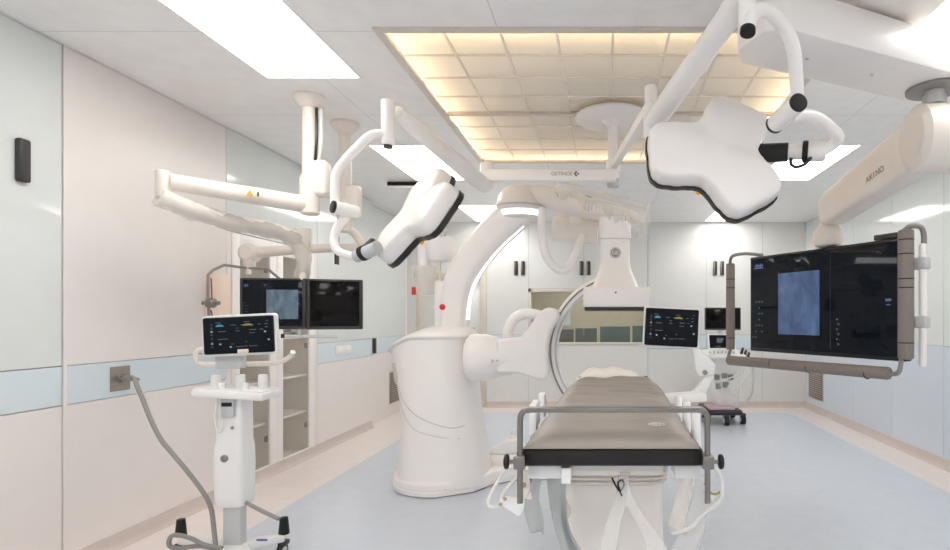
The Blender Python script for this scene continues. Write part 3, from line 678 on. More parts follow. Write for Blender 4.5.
MB().cyl(j0+(j0-j1).normalized()*.012, j0+(j1-j0)*.05, .033, bev=.004).build('end_cap', 'rubber', t)
lo = smooth_path([at(349, 214, 3.0), at(339, 225, 2.98), at(334, 238, 2.96), at(337, 250, 2.94), at(348, 255, 2.93), at(360, 256, 2.93)])
MB().tube(lo, .022, 14).build('lower_yoke', 'white', t)
MB().tube(smooth_path([at(357, 256, 2.93), at(365, 253, 2.9), at(378, 247, 2.87)]), [.034]*16+[.036], 14).build('yoke_hub', 'lgrey', t)
MB().tube([at(362, 254, 2.91), at(366, 252, 2.9)], .040, 14).build('hub_ring', 'rubber', t)
MB().tube([at(364, 251, 2.90), at(374, 242, 2.95)], .026, 14).build('black_grip', 'rubber', t)
# right lamp suspension
t = thing('surgical_lamp', 'surgical lamp on curved arm at right, its large three-lobed head facing the viewer', 'surgical lamp', (.25, 2.97, 2.5))
lamp_head(t, Cr, nr, xr, .338)
l0 = Vector((.075, 4.1, 2.52)); l1 = at(651, 105, 2.98)
MB().lathe(Vector((.075, 4.1, 2.475)), [(.048, 0), (.052, .01), (.052, .085), (.048, .095)]).build('pivot_collar', 'white', t)
dv = (l1-l0); mm = uvmat((l0+l1)/2, dv, (0, 0, 1)); loc_part(MB().box((0, 0, 0), (dv.length, .05, .06), .012), 'horizontal_arm', 'white', t, mm)
MB().cyl(l1+Vector((0, 0, -.06)), l1+Vector((0, 0, .1)), .034, bev=.006).build('outer_joint', 'white', t)
b0 = at(654, 122, 2.9); b1 = at(741, 0, 2.0)
MB().cyl(at(652, 128, 2.93)+Vector((0, 0, -.06)), at(652, 128, 2.93)+Vector((0, 0, .12)), .045, bev=.01).build('elbow', 'white', t)
MB().tube([b0+Vector((0, .01, 0)), b0.lerp(b1, .1), b0.lerp(b1, .9), b1+Vector((.0, 0, .02))], [.05, .058, .05, .048], 16, flat=.8).build('spring_arm', 'white', t)
tj = at(747, 10, 1.98)
MB().cyl(tj+Vector((0, 0, -.06)), tj+Vector((0, 0, .12)), .03, bev=.006).build('inner_joint', 'white', t)
q0 = tj+Vector((0, 0, -.05)); pp = smooth_path([at(750, 16, 1.98), at(762, 10, 2.0), at(775, 17, 2.04), at(788, 34, 2.08), at(794, 52, 2.12), at(796, 75, 2.16), at(797, 98, 2.2)])
MB().tube(pp, .026, 16).build('curved_tube', 'white', t)
MB().tube([at(751, 10, 1.98), at(748, 30, 1.95)], .026, 16).build('tube_socket', 'white', t)
MB().tube([at(748, 29, 1.95), at(747.6, 33, 1.945)], .027, 16).build('socket_cap', 'rubber', t)
j0, j1 = at(798, 103, 2.17), at(775, 124, 2.34)
MB().cyl(j0, j1, .037, bev=.006).build('swivel_joint', 'white', t)
MB().cyl(j0+(j0-j1).normalized()*.012, j0+(j1-j0)*.06, .036, bev=.004).build('end_cap', 'rubber', t)
MB().cyl(j1+(j1-j0)*.0, j1+(j1-j0)*.06, .039, bev=.003).build('joint_ring', 'dark', t)
pp = smooth_path([at(790, 117, 2.27), at(803, 115, 2.32), at(817, 118, 2.38), at(830, 128, 2.44), at(838, 137, 2.48), at(833, 144, 2.52), at(822, 151, 2.54)])
MB().tube(pp, .027, 16).build('lower_yoke', 'white', t)
h0, h1 = at(826, 151, 2.55), at(768, 153, 2.64)
MB().cyl(h0, h0.lerp(h1, .32), .046, bev=.01).build('yoke_hub', 'white', t)
MB().cyl(h0.lerp(h1, .30), h0.lerp(h1, .40), .05, bev=.006).build('hub_ring', 'rubber', t)
MB().cyl(h0.lerp(h1, .38), h0.lerp(h1, .7), .036).build('shaft', 'white', t)
MB().cyl(h0.lerp(h1, .64), h0.lerp(h1, 1.25), .044, bev=.006).build('black_grip', 'rubber', t)
MB().tube(smooth_path([at(812, 156, 2.55), at(805, 164, 2.55), at(796, 167, 2.56), at(791, 164, 2.57), at(791, 158, 2.57)]), .008, 10).build('loop_handle', 'dark', t)

# ------------------------------------------------------------------ heavy ceiling beam, display arm and the large display
t = thing('ceiling_beam', 'massive white ceiling supply beam crossing the top right corner', 'ceiling beam', (1.3, 2.6, H))
A = Vector((.585, 2.32, 0)); dirb = Vector((.97, .43, 0)).normalized(); sb = Vector((-dirb.y, dirb.x, 0))
pts = []
Lb, hw = 1.75, .165
pts = [A+dirb*.02+sb*(-hw+.06), A+dirb*.1-sb*hw]+[A+dirb*Lb-sb*hw, A+dirb*Lb+sb*hw, A+dirb*.12+sb*hw]+[A+dirb*.02+sb*(hw-.1)]
MB().prism([Vector((p.x, p.y, 2.55)) for p in pts], (0, 0, .18), .015).build('lower_beam', 'white', t)
ub = [A+dirb*(.42)-sb*.15, A+dirb*1.75-sb*.15, A+dirb*1.75+sb*.15, A+dirb*.42+sb*.15]
ub = [Vector((1.09, 1.75, 2.745)), Vector((1.46, 1.75, 2.745)), Vector((1.46, 2.9, 2.745)), Vector((1.09, 2.78, 2.745))]
MB().prism(ub, (0, 0, .155), .012).build('upper_beam', 'white2', t)
for s_ in (.35, .75, 1.15): p = A+dirb*s_; MB().cyl((p.x, p.y, 2.546), (p.x, p.y, 2.551), .008, n=12).build('screw', 'lgrey', t)
hj = Vector((1.66, 2.78, 0))
MB().cyl((hj.x, hj.y, 2.535), (hj.x, hj.y, 2.551), .13, n=40, bev=.004).build('pivot_plate', 'grey', t)
t = thing('display_arm', 'thick cream spring arm descending from the ceiling beam to the large display', 'display arm', (hj.x, hj.y, 2.5))
MB().cyl((hj.x, hj.y, 2.47), (hj.x, hj.y, 2.535), .045).bb(hj.x-.05, hj.x+.05, hj.y-.03, hj.y+.03, 2.45, 2.52, .01).build('pivot_neck', 'lgrey', t)
MB().rings([[Vector((hj.x+x_, hj.y+rr*math.cos(a), 2.30+rr*1.15*math.sin(a))) for a in [k*2*PI/32 for k in range(32)]] for x_, rr in ((-.12, .08), (-.118, .115), (-.09, .145), (.1, .15), (.13, .13))]).build('spring_housing', 'ivory', t)
a0 = Vector((hj.x-.02, hj.y+.02, 2.30)); a1 = at(828, 213, 3.74)
def rect_loft(pts, ws, hs, p=5):
    g = MB(); rs = []
    ax = (pts[-1]-pts[0]).normalized(); u = ax.cross(Vector((0, 0, 1))).normalized(); v = u.cross(ax)
    for q, w_, h_ in zip(pts, ws, hs):
        rs.append([q+u*w_*math.copysign(abs(math.cos(a))**(2/p), math.cos(a))+v*h_*math.copysign(abs(math.sin(a))**(2/p), math.sin(a)) for a in [k*2*PI/40 for k in range(40)]])
    return g.rings(rs)
rect_loft([a0, a0.lerp(a1, .2), a0.lerp(a1, .93), a0.lerp(a1, .985), a1], [.07, .09, .085, .075, .05], [.12, .13, .105, .09, .06]).build('spring_arm', 'ivory', t)
ax = (a1-a0).normalized()
mm = uvmat(a0.lerp(a1, .30)+Vector((-.094, 0, -.045)), -ax, (0, 0, 1))
mt = mm
for s_, x_, m_ in (('A', -.07, 'grey'), ('K', -.035, 'grey'), ('I', -.008, 'red'), ('N', .025, 'grey'), ('O', .062, 'grey')):
    text('printed_name', s_, .048, mm @ Matrix.Translation((x_, 0, 0)) @ TXT, m_, t)
MB().lathe(Vector((a1.x, a1.y, 1.875)), [(.05, 0), (.085, .012), (.1, .05), (.095, .10), (.06, .15), (.045, .17), (.045, .29)], n=32).build('ball_knuckle', 'ivory', t)
# display
L0, L1 = Vector((1.14, 4.3, 0)), Vector((1.74, 3.2, 0)); zt, zb = 1.868, 1.147
mm, wd = quadm(L0, L1, zt, zb)
t = thing('large_display', 'very large black flat display hanging at right, showing a blue x-ray picture', 'display', mtx=mm)
hgt = zt-zb
MB().box((0, .035, 0), (wd, .07, hgt), .008).build('housing', 'black', t, W=False)
sc_ = MB().box((0, -.001, .004), (wd-.035, .004, hgt-.045), .001).build('screen', 'screen', t, W=False)
MB().bb(-.335, .03, -.0052, -.003, -.225, .215).build('x_ray_picture', 'xray1', t, W=False)
MB().bb(-.335, -.10, -.0056, -.0051, .06, .215).build('x_ray_picture', 'xray1', t, W=False)
MB().bb(.115, .118, -.0045, -.003, -.31, .3).build('screen_divider', 'dark', t, W=False)
ui(t, wd, hgt, -.0032, 5, 'xr')
bt = MB().cyl((-wd/2-.19, -.05, -hgt/2-.085), (wd/2-.06, -.05, -hgt/2-.07), .038, n=20, bev=.012).build('bumper', 'bump', t, W=False)
for x_ in (-.35, -.02, .42): MB().cyl((x_, -.05, -hgt/2-.079), (x_+.006, -.05, -hgt/2-.079), .0385, n=20).build('bumper_joint', 'dark', bt, W=False)
bl = MB().cyl((-wd/2-.19, -.03, -hgt/2+.0), (-wd/2-.19, -.03, hgt/2-.03), .035, n=20, bev=.012).build('bumper', 'bump', t, W=False)
for z in (-.27, .13, .2): MB().cyl((-wd/2-.19, -.03, z), (-wd/2-.19, -.03, z+.006), .0356, n=20).build('bumper_joint', 'black', bl, W=False)
br = MB().cyl((wd/2+.045, -.06, -hgt/2+.02), (wd/2+.045, -.06, hgt/2+.03), .042, n=20, bev=.012).build('bumper', 'bump', t, W=False)
for z in (-.25, .06, .11, .25, .33): MB().cyl((wd/2+.045, -.06, z), (wd/2+.045, -.06, z+.006), .0426, n=20).build('bumper_joint', 'black', br, W=False)
MB().tube(smooth_path([(-wd/2-.19, -.03, hgt/2-.04), (-wd/2-.19, -.03, hgt/2+.0), (-wd/2-.15, -.03, hgt/2+.03), (-wd/2-.05, 0, hgt/2+.035), (-wd/2+.1, .03, hgt/2+.01)]), .013, 10).build('carry_tube', 'grey', t, W=False)
MB().tube(smooth_path([(-wd/2-.19, -.03, -hgt/2), (-wd/2-.2, -.04, -hgt/2-.05), (-wd/2-.18, -.05, -hgt/2-.08)]), .013, 10).build('carry_tube', 'grey', t, W=False)
MB().tube(smooth_path([(wd/2-.08, -.05, -hgt/2-.07), (wd/2+.0, -.06, -hgt/2-.06), (wd/2+.02, -.06, -hgt/2+.03)]), .014, 10).build('carry_tube', 'grey', t, W=False)
MB().tube(smooth_path([(wd/2+.02, -.05, hgt/2+.02), (wd/2+.05, -.03, hgt/2+.05), (wd/2+.09, 0, hgt/2+.045), (wd/2+.105, .01, hgt/2-.0), (wd/2+.105, .01, hgt/2-.06)]), .015, 10).build('carry_tube', 'grey', t, W=False)
MB().cyl((wd/2+.1, .01, -hgt/2-.02), (wd/2+.1, .01, hgt/2-.05), .021, n=18, bev=.006).build('side_pole', 'white', t, W=False)
for z in (-.13, .2): MB().bb(wd/2+.02, wd/2+.13, -.02, .04, z-.035, z+.035, .01).build('pole_clamp', 'lgrey', t, W=False)
MB().bb(wd/2-.2, wd/2-.05, .0, .05, hgt/2+.002, hgt/2+.035, .006).build('sensor_box', 'dark', t, W=False)
MB().bb(-.25, .35, .07, .15, -.2, .25, .02).bb(-.06, .2, .07, .12, .2, hgt/2+.0, .02).build('rear_mount', 'lgrey', t, W=False)

# ------------------------------------------------------------------ gantry
GD = 4.72
t = thing('x_ray_gantry', 'big white angiography gantry with curved column, ring arm and hanging detector', 'x-ray machine', (-1.33, GD, 0))
secs = [(.06, -1.715, -.945, .39), (.12, -1.71, -.96, .385), (.3, -1.69, -.995, .37), (.45, -1.68, -1.02, .36), (.62, -1.677, -1.045, .35), (.82, -1.70, -1.065, .35), (1.0, -1.735, -1.085, .35), (1.1, -1.75, -1.09, .345), (1.17, -1.72, -1.10, .34)]
def sring(z, x0, x1, hy, p=2.6, n=56, tilt=0):
    cx_, hx = (x0+x1)/2, (x1-x0)/2
    return [Vector((cx_+hx*math.copysign(abs(math.cos(a))**(2/p), math.cos(a)), GD+hy*math.copysign(abs(math.sin(a))**(2/p), math.sin(a)), z+tilt*math.cos(a))) for a in [k*2*PI/n for k in range(n)]]
def drop(a): return -.20*max(0, (-math.cos(a)-.1)/1.1)**1.6
def tring(z, x0, x1, hy, k, p=2.6, n=56):
    return [v+Vector((0, 0, k*drop(i*2*PI/n))) for i, v in enumerate(sring(z, x0, x1, hy, p, n))]
MB().rings([sring(*s_) for s_ in secs[:6]]+[tring(1.02, -1.735, -1.08, .35, .3), tring(1.14, -1.75, -1.09, .348, .65), tring(1.24, -1.755, -1.095, .345, 1)]).build('body', 'white', t, ang=60)
MB().rings([tring(1.235, -1.765, -1.085, .355, 1), tring(1.25, -1.778, -1.078, .365, 1), tring(1.265, -1.77, -1.08, .36, 1), tring(1.29, -1.70, -1.10, .32, .8), tring(1.315, -1.60, -1.12, .26, .5), tring(1.33, -1.52, -1.13, .2, .2), tring(1.335, -1.44, -1.15, .15, 0)]).build('lid', 'white', t, ang=60)
def bpt(z, a, off=.002):
    for s0_, s1_ in zip(secs, secs[1:]):
        if s0_[0] <= z <= s1_[0]:
            f = (z-s0_[0])/(s1_[0]-s0_[0]); q = [s0_[i]+(s1_[i]-s0_[i])*f for i in range(4)]
            cx_, hx = (q[1]+q[2])/2, (q[2]-q[1])/2; p = 2.6
            return Vector((cx_+(hx+off)*math.copysign(abs(math.cos(a))**(2/p), math.cos(a)), GD+(q[3]+off)*math.copysign(abs(math.sin(a))**(2/p), math.sin(a)), z))
    return Vector((0, 0, z))
sw = [bpt(z, math.radians(a)) for z, a in ((1.08, 185), (1.0, 200), (.9, 212), (.8, 225), (.7, 240), (.62, 258), (.56, 275), (.53, 295), (.54, 315))]
MB().tube(smooth_path(sw), .004, 6).build('panel_groove', 'groove', t)
sw2 = [p+Vector((0, 0, -.11)) if i > 1 else p+Vector((0, 0, -.02*i)) for i, p in enumerate([bpt(z, math.radians(a)) for z, a in ((1.08, 185), (1.0, 198), (.95, 206), (.86, 216), (.77, 228), (.68, 243), (.62, 262), (.58, 280), (.56, 300))])]
sr_ = [(.98, 190), (.88, 200), (.76, 212), (.66, 226), (.56, 242), (.5, 260), (.46, 280), (.44, 305)]
MB().tube(smooth_path([bpt(z, math.radians(a), .001) for z, a in sr_]), .003, 6).build('panel_groove', 'groove', t)
MB().tube(smooth_path([bpt(1.03, math.radians(a_), .0)+Vector((0, 0, 0)) for a_ in (188,)]+[bpt(z, math.radians(a_), -.004) for z, a_ in ((.98, 196), (.92, 203), (.88, 211), (.91, 219), (.97, 222), (1.04, 222))]), .02, 10).build('side_grip', 'groove', t)
# plinth with a foot running to the right
def plinth(z, o):
    pts = []
    for k in range(21): a = math.radians(20+k*(340-85)/20); pts.append(Vector((-1.33+(.43+o)*math.cos(a), GD+(.44+o)*math.sin(a), z)))
    fx = 0.02
    pts += [Vector((-1.04, 4.42-o, z)), Vector((-.92, 4.62-o, z)), Vector((-.75, 4.75-o, z)), Vector((fx, 4.80-o, z)), Vector((fx+o, 5.3+o, z)), Vector((-.8, 5.3+o, z)), Vector((-.93, 4.98, z))]
    return pts
MB().rings([plinth(0.0, -.02), plinth(.012, -.02)]).build('plinth_shadow_line', 'rubber', t)  # thin black layer draws the shadow line where the plinth meets the floor
MB().rings([plinth(0.0125, -.004), plinth(.03, -.002), plinth(.045, .0), plinth(.05, -.006), plinth(.062, -.006), plinth(.066, 0), plinth(.10, -.004), plinth(.115, -.02)]).build('plinth', 'white', t, ang=30)
MB().prism([Vector((x, 4.83, z)) for x, z in ((-1.0, .1), (-1.0, .212), (-.0, .205), (0.0, .1))], (0, .42, 0), .012).build('foot_cover', 'white', t)
# column
def colsec(c_, tdir, w_, d_, p=3.2, n=32):
    u = Vector((tdir.z, 0, -tdir.x)).normalized()
    return [c_+u*w_*math.copysign(abs(math.cos(a))**(2/p), math.cos(a))+Vector((0, 1, 0))*d_*math.copysign(abs(math.sin(a))**(2/p), math.sin(a)) for a in [k*2*PI/n for k in range(n)]]
cpn = smooth_path([at(454, 330, 4.68), at(455, 310, 4.68), at(458, 290, 4.67), at(465, 272, 4.66), at(477, 254, 4.65), at(492, 236, 4.64), at(509, 220, 4.62), at(520, 210, 4.6)], 5)
tg = [(cpn[min(i+1, len(cpn)-1)]-cpn[max(i-1, 0)]).normalized() for i in range(len(cpn))]
MB().rings([colsec(c_, td, .118+.018*i/len(cpn), .14) for i, (c_, td) in enumerate(zip(cpn, tg))]).build('curved_column', 'white', t, ang=60)
ed = []
for c_, td in list(zip(cpn, tg))[3:-3]:
    u = Vector((td.z, 0, -td.x)).normalized(); ed.append(c_+u*.122+Vector((0, -.055, 0)))
MB().tube(ed, .013, 8, flat=1.6).build('light_strip', 'led', t)
sb_ = MB().bb(at(436, 0, 4.62).x, at(453, 0, 4.62).x, 4.56, 4.76, at(0, 330, 4.62).z, at(0, 281, 4.62).z, .015).build('side_box', 'white', t)
bp_ = at(443, 307, 4.555)
eb = MB().lathe(bp_+Vector((0, .006, 0)), [(.02, 0), (.02, .012), (.024, .016), (.024, .026), (.015, .032)], axis=(0, -1, 0), n=20).build('emergency_button', 'red', sb_)
# head and overhead beam
hd = at(521, 197, 4.6)
HZ = Vector((hd.x, hd.y, -.045))
MB().lathe(HZ, [(.165, 2.315), (.19, 2.325), (.2, 2.35), (.198, 2.39), (.188, 2.44), (.165, 2.485), (.125, 2.52), (.07, 2.537), (.01, 2.54)], n=40).build('head_dome', 'white2', t, ang=60)
MB().lathe(HZ, [(.203, 2.352), (.205, 2.356), (.2045, 2.366), (.2, 2.368)], n=40, cap=False).build('dome_seam', 'lgrey', t)
MB().lathe(HZ, [(.165, 2.275), (.176, 2.28), (.186, 2.322), (.17, 2.33)], n=40).build('light_ring', 'led', t)
MB().lathe(HZ, [(.12, 2.255), (.168, 2.268), (.172, 2.278), (.12, 2.28)], n=40).build('dome_base', 'white2', t)
bs = []
for px, yt, yb, dd in ((525, 186, 207, .14), (545, 187, 209, .15), (565, 191, 213, .15), (590, 199, 219, .15), (615, 206, 224, .14), (634, 212, 226, .12), (640, 216, 224, .09)):
    a_ = at(px, (yt+yb)/2, 4.6); h_ = (yb-yt)/2/F*4.6
    bs.append([Vector((a_.x, a_.y+dd*math.copysign(abs(math.cos(k))**.7, math.cos(k)), a_.z+h_*math.copysign(abs(math.sin(k))**.7, math.sin(k)))) for k in [i*2*PI/32 for i in range(32)]])
MB().rings(bs).build('overhead_beam', 'white2', t, ang=60)
MB().cyl(at(585, 202, 4.6), at(585, 197, 4.6), .07, .06, bev=.01).build('beam_cap', 'dark', t)
MB().tube([at(553, 228, 4.9), at(598, 231, 4.9)], .11, 24).cyl(at(575, 225, 4.85), at(575, 205, 4.7), .05).build('motor_housing', 'white2', t)
MB().tube(smooth_path([at(542, 208, 4.52), at(542, 232, 4.5), at(546, 255, 4.5), at(556, 268, 4.5), at(566, 269, 4.52), at(575, 256, 4.58), at(580, 243, 4.7), at(582, 236, 4.8)]), .035, 14).build('looped_hose', 'wplas', t)
# detector
dx = at(615, 0, 4.6).x
def dsec(z, wx, wy, p=6): return [Vector((dx+wx*math.copysign(abs(math.cos(a))**(2/p), math.cos(a)), 4.6+wy*math.copysign(abs(math.sin(a))**(2/p), math.sin(a)), z)) for a in [k*2*PI/40+.0001 for k in range(40)]]
MB().rings([dsec(2.22, .13, .14), dsec(2.045, .13, .14), dsec(2.04, .125, .135)]).build('detector_lift', 'white', t)
dn = MB().rings([dsec(2.038, .12, .13), dsec(1.86, .12, .13), dsec(1.80, .13, .14), dsec(1.74, .15, .165), dsec(1.68, .175, .2), dsec(1.64, .19, .22)]).build('detector_neck', 'white', t, ang=50)
dp_ = MB().bb(dx-.255, dx+.27, 4.34, 4.86, 1.485, 1.645, .018, 3).build('detector', 'white', t)
MB().bb(dx-.245, dx+.26, 4.35, 4.85, 1.458, 1.486, .004).build('detector_face', 'rim', dp_)
MB().cyl((dx, 4.339, 1.60), (dx, 4.335, 1.60), .007, n=14).build('centre_button', 'dark', dp_)
lg = Vector((dx, 4.468, 1.925))
eg = MB().lathe(lg, [(.045, 0), (.045, .004)], axis=(0, -1, 0), n=32).build('round_emblem', 'grey', dn)
MB().lathe(lg+Vector((0, -.004, 0)), [(.036, 0), (.041, 0), (.041, .0015), (.036, .0015)], axis=(0, -1, 0), n=32, cap=False).build('emblem_ring', 'white', eg)
text('emblem_letters', 'GE', .045, Matrix.Translation(lg+Vector((0, -.005, 0))) @ TXT, 'white', eg)
# ring arm
rc = at(626, 351, 4.62); RO = .655
def arc(r0, r1, y0, y1, a0, a1, n=60):
    return [[rc+Vector((r*math.cos(a), y, r*math.sin(a))) for r, y in ((r1, y0+.012), (r1-.012, y0), (r0+.012, y0), (r0, y0+.012), (r0, y1), (r1, y1))] for a in [math.radians(a0+(a1-a0)*i/n) for i in range(n+1)]]
ra = MB().rings(arc(RO-.085, RO, -.055, .085, 92, 262)).build('ring_arm', 'white', t, ang=50)
MB().rings(arc(RO-.036, RO-.026, -.058, -.05, 94, 260)).build('guide_track', 'grey', ra)
MB().rings(arc(RO-.078, RO-.070, -.058, -.05, 94, 260)).build('guide_track', 'lgrey', ra)
MB().bb(rc.x-.22, rc.x+.25, 4.4, 4.84, .34, .56, .05, 4).cyl((rc.x, 4.62, .54), (rc.x, 4.62, .64), .11).build('tube_housing', 'white', t)
# carriage and horizontal link
cg = [at(x, y, 4.36) for x, y in ((496, 340), (520, 337), (528, 328), (540, 311), (548, 307), (556, 309), (559, 316), (551, 330), (547, 345), (547, 360), (549, 372), (545, 380), (535, 379), (518, 373), (496, 373))]
MB().prism(cg, (0, .2, 0), .022, 3).build('ring_carriage', 'white', t)
jx0, jx1 = at(470, 0, 4.5).x, at(500, 0, 4.5).x; jz = at(0, 358, 4.45).z
MB().lathe(Vector((jx0, 4.5, jz)), [(.16, -.02), (.188, .012), (.19, .04), (.19, .13), (.182, .17), (.165, .21), (.15, .26), (.14, .34)], axis=(1, 0, 0), n=40).build('pivot_joint', 'white', t)
for px, r in ((482, .010), (492, .014), (497, .010)): MB().lathe(at(px, 361, 4.335), [(r, .0), (r, .03)], axis=(0, 1, 0), n=14).build('touch_button', 'lgrey', t)
MB().tube(smooth_path([at(510, 348, 4.8), at(508, 332, 4.8), at(514, 319, 4.8), at(526, 314, 4.8), at(540, 316, 4.8), at(549, 325, 4.75)]), .045, 16).build('carriage_hose', 'wplas', t)
# plastic drape over the overhead beam
g = MB()
def drp(u, v):
    px = 556+92*u; top = 183.5+24*u; y_ = 4.6; s = v*2-1; a = s*1.0
    dep = .185*(1-.25*u)
    zt_ = at(px, top, 4.6).z+.012
    fall = max(0, abs(s)-.45)/.55
    x = at(px, 0, 4.6).x; amp = .0005+.02*fall
    L = .11+.13*u+.03*math.sin(u*23)
    return (x+.01*math.sin(v*9), y_+(-1 if s < 0 else 1)*min(1, abs(s)/.45)*dep+amp*(math.sin(u*46+2*math.sin(u*17))+.5*math.sin(u*97+v*3))*(.4+fall), zt_-.02*min(1, abs(s)/.45)**2-fall*L)
g.grid(drp, 90, 26)
tag(g.build('plastic_drape', 'thinfilm', ang=180), 'crinkled clear plastic drape over the overhead beam above the detector', 'plastic cover')
# wedge controller on the foot
t = thing('control_pod', 'white wedge-shaped control pod with small knob on the gantry foot', 'controller', (-.82, 4.95, .212))
MB().prism([Vector((x, 4.84, z)) for x, z in ((-1.0, .213), (-1.0, .235), (-.85, .33), (-.73, .34), (-.70, .213))], (0, .18, 0), .012).build('pod_body', 'wplas', t)
MB().lathe(Vector((-.80, 4.93, .335)), [(.035, -.01), (.03, .02), (.018, .03), (.022, .06), (.01, .075)]).build('knob', 'wplas', t)
# injector on the gantry side box
t = thing('contrast_injector', 'white contrast injector with black top and hanging bucket, left of the curved column', 'injector', at(439, 281, 4.66))
MB().cyl(at(439.5, 281, 4.66), at(439.5, 258, 4.66), .012).build('post', 'ivory', t)
c1 = at(440, 262, 4.66)
MB().lathe(c1, [(.05, 0), (.085, .01), (.105, .04), (.118, .12), (.122, .19), (.115, .205), (.03, .21)], n=32).build('cup', 'wplas', t)
MB().lathe(c1+Vector((0, 0, .2)), [(.045, 0), (.045, .03), (.035, .055), (.03, .06)], n=24).build('black_cap', 'rubber', t)
c2 = at(424, 284, 4.7)
MB().cyl((c2.x, c2.y, c2.z-.01), (c2.x, c2.y, at(0, 238, 4.7).z), .05, bev=.01).bb(c2.x, c1.x, c2.y-.02, c2.y+.02, c1.z+.1, c1.z+.14, .005).build('cylinder', 'wplas', t)
MB().lathe(at(425, 296, 4.68), [(.06, 0), (.08, .01), (.09, .15), (.095, .24), (.098, .245), (.09, .25), (.085, .15), (.07, .02)], n=28, cap=False).build('bucket', 'film', t)
MB().bb(*[v for v in (at(413, 0, 4.66).x, at(417, 0, 4.66).x, 4.62, 4.66, at(0, 295, 4.66).z, at(0, 287, 4.66).z)], .006).build('red_clip', 'red', t)

# ------------------------------------------------------------------ operating table
TX = .03
t = thing('angiography_table', 'long patient table with black board on a ribbed white pedestal, centre foreground', 'operating table', (.05, 2.35, 0))
px0, px1, py0, py1 = -.155, .235, 2.0, 2.75; pc = ((px0+px1)/2, (py0+py1)/2)
def pring(z, o=0, p=7, n=48): return [Vector((pc[0]+((px1-px0)/2+o)*math.copysign(abs(math.cos(a))**(2/p), math.cos(a)), pc[1]+((py1-py0)/2+o)*math.copysign(abs(math.sin(a))**(2/p), math.sin(a)), z)) for a in [k*2*PI/n for k in range(n)]]
MB().rings([pring(0, .04), pring(.07, .04), pring(.08, .0), pring(.12, 0), pring(.795, -.005), pring(.80, -.02)]).build('pedestal', 'white2', t)
rib = []
for k in range(5): z = .80+k*.016; rib += [pring(z, .006), pring(z+.004, .012), pring(z+.010, .012), pring(z+.013, .002)]
MB().rings(rib).build('ribbed_bellows', 'white2', t, ang=20)
MB().bb(-.09, .20, 1.9, 2.85, .885, .94, .008).build('support_frame', 'white2', t)
MB().bb(-.115, .165+.03, 1.79, 1.86, .892, .938, .005).build('front_plate', 'white2', t)
MB().prism([(-.251, 1.70, .944), (.308, 1.70, .944), (.313, 3.5, .944), (-.178, 3.5, .944)], (0, 0, .056), .012, 3).build('table_board', 'rubber', t)
for x0, x1 in ((-.235, -.13), (.225, .305)):
    MB().bb(x0, x1, 1.74, 1.86, .895, .942, .006).build('rail_block', 'wplas', t)
    MB().bb(x0 if x0 < 0 else x1-.02, (x0+.02) if x0 < 0 else x1, 1.86, 3.3, .915, .942, .004).build('side_rail', 'steel', t)
MB().bb(-.13, -.10, 1.72, 1.8, .885, .935, .004).build('rail_end', 'wplas', t)
# accessories along the sides of the board
for x, y, h_ in ((-.275, 2.2, .12), (-.285, 2.35, .10), (-.28, 2.55, .11)): MB().box((x, y, 1.0), (.03, .07, h_), .006).build('side_accessory', 'wplas', t)
for x, y, h_ in ((.335, 2.0, .14), (.34, 2.25, .13), (.34, 2.5, .12)): MB().cyl((x, y, .93), (x, y, .93+h_), .02, .015, bev=.004).build('side_accessory', 'wplas', t)
# mattress
t = thing('table_mattress', 'grey vinyl mattress lying on the black table board', 'mattress', (TX, 2.4, 1.0))
g = MB(); ny, nx = 110, 36
def pad(u, v):   # u across, v along
    y = 1.692+1.43*v
    half = (.268-.014*v) if v < .92 else (.255-.03*(v-.92)/.08)
    s = u*2-1; x = TX-.004+.038*v+half*math.copysign(abs(s)**.9, s)
    edge = (1-abs(s)**8)
    front = min(1, v/.075); front = math.sqrt(max(0, 1-(1-front)**2))
    z = 1.0+.006+(.034+.022*min(1, v*1.6))*edge*front + .012*max(0, v-.6)
    k1 = max(0, min(1, (v-.38)*4))
    wr_ = .007*math.sin(v*70+1.6*math.sin(s*2.3)+s)*k1+.003*math.sin(v*37+s*4)*(.3+.7*k1)+.002*math.sin(s*9+v*20)
    wr_ += .004*math.exp(-((v-.15-.05*s)/.02)**2)*(s > .2)
    z += wr_*edge*front
    return (x+.004*math.sin(v*40)*(abs(s) > .9), y, z)
g.grid(pad, nx, ny)
vs = g.bm.verts[:]
low = MB  # underside
g2 = bmesh.ops.extrude_face_region(g.bm, geom=g.bm.faces[:])
for v in [q for q in g2['geom'] if isinstance(q, bmesh.types.BMVert)]: v.co.z = 1.001
g.build('mattress_body', 'pad', t, ang=70)
em = Vector((.178, 1.84, pad(.79, .1035)[2]+.003))
er = MB(); er.lathe(em, [(.024, 0), (.027, 0), (.027, .0012), (.024, .0012)], n=32, cap=False)
er = er.build('round_emblem', 'wplas', t)
text('emblem_letters', 'GE', .03, Matrix.Translation(em+Vector((0, 0, .0012))), 'wplas', er)
tag(MB().prism([(.0, 1.708, 1.0005), (.06, 1.704, 1.0005), (.06, 1.712, 1.006), (.0, 1.712, 1.003)], (0, .02, .0)).build('paper_slip', 'wplas'), 'tiny white slip caught between mattress and black board at the front', 'paper')
t = thing('head_pillow', 'white cushion at the far head end of the table', 'pillow', (.03, 3.27, 1.02))
g = MB(); 
def pil(u, v):
    s, r = u*2-1, v*2-1; return (.03+.195*s*(1-.1*max(0, r)), 3.27+.15*r, 1.02+.085*(1-abs(s)**3.5)**.6*(1-abs(r)**4)**.6+.006*math.sin(s*9))
g.grid(pil, 26, 16); g2 = bmesh.ops.extrude_face_region(g.bm, geom=g.bm.faces[:])
for v in [q for q in g2['geom'] if isinstance(q, bmesh.types.BMVert)]: v.co.z = 1.001
g.build('cushion', 'sheet', t, ang=80)
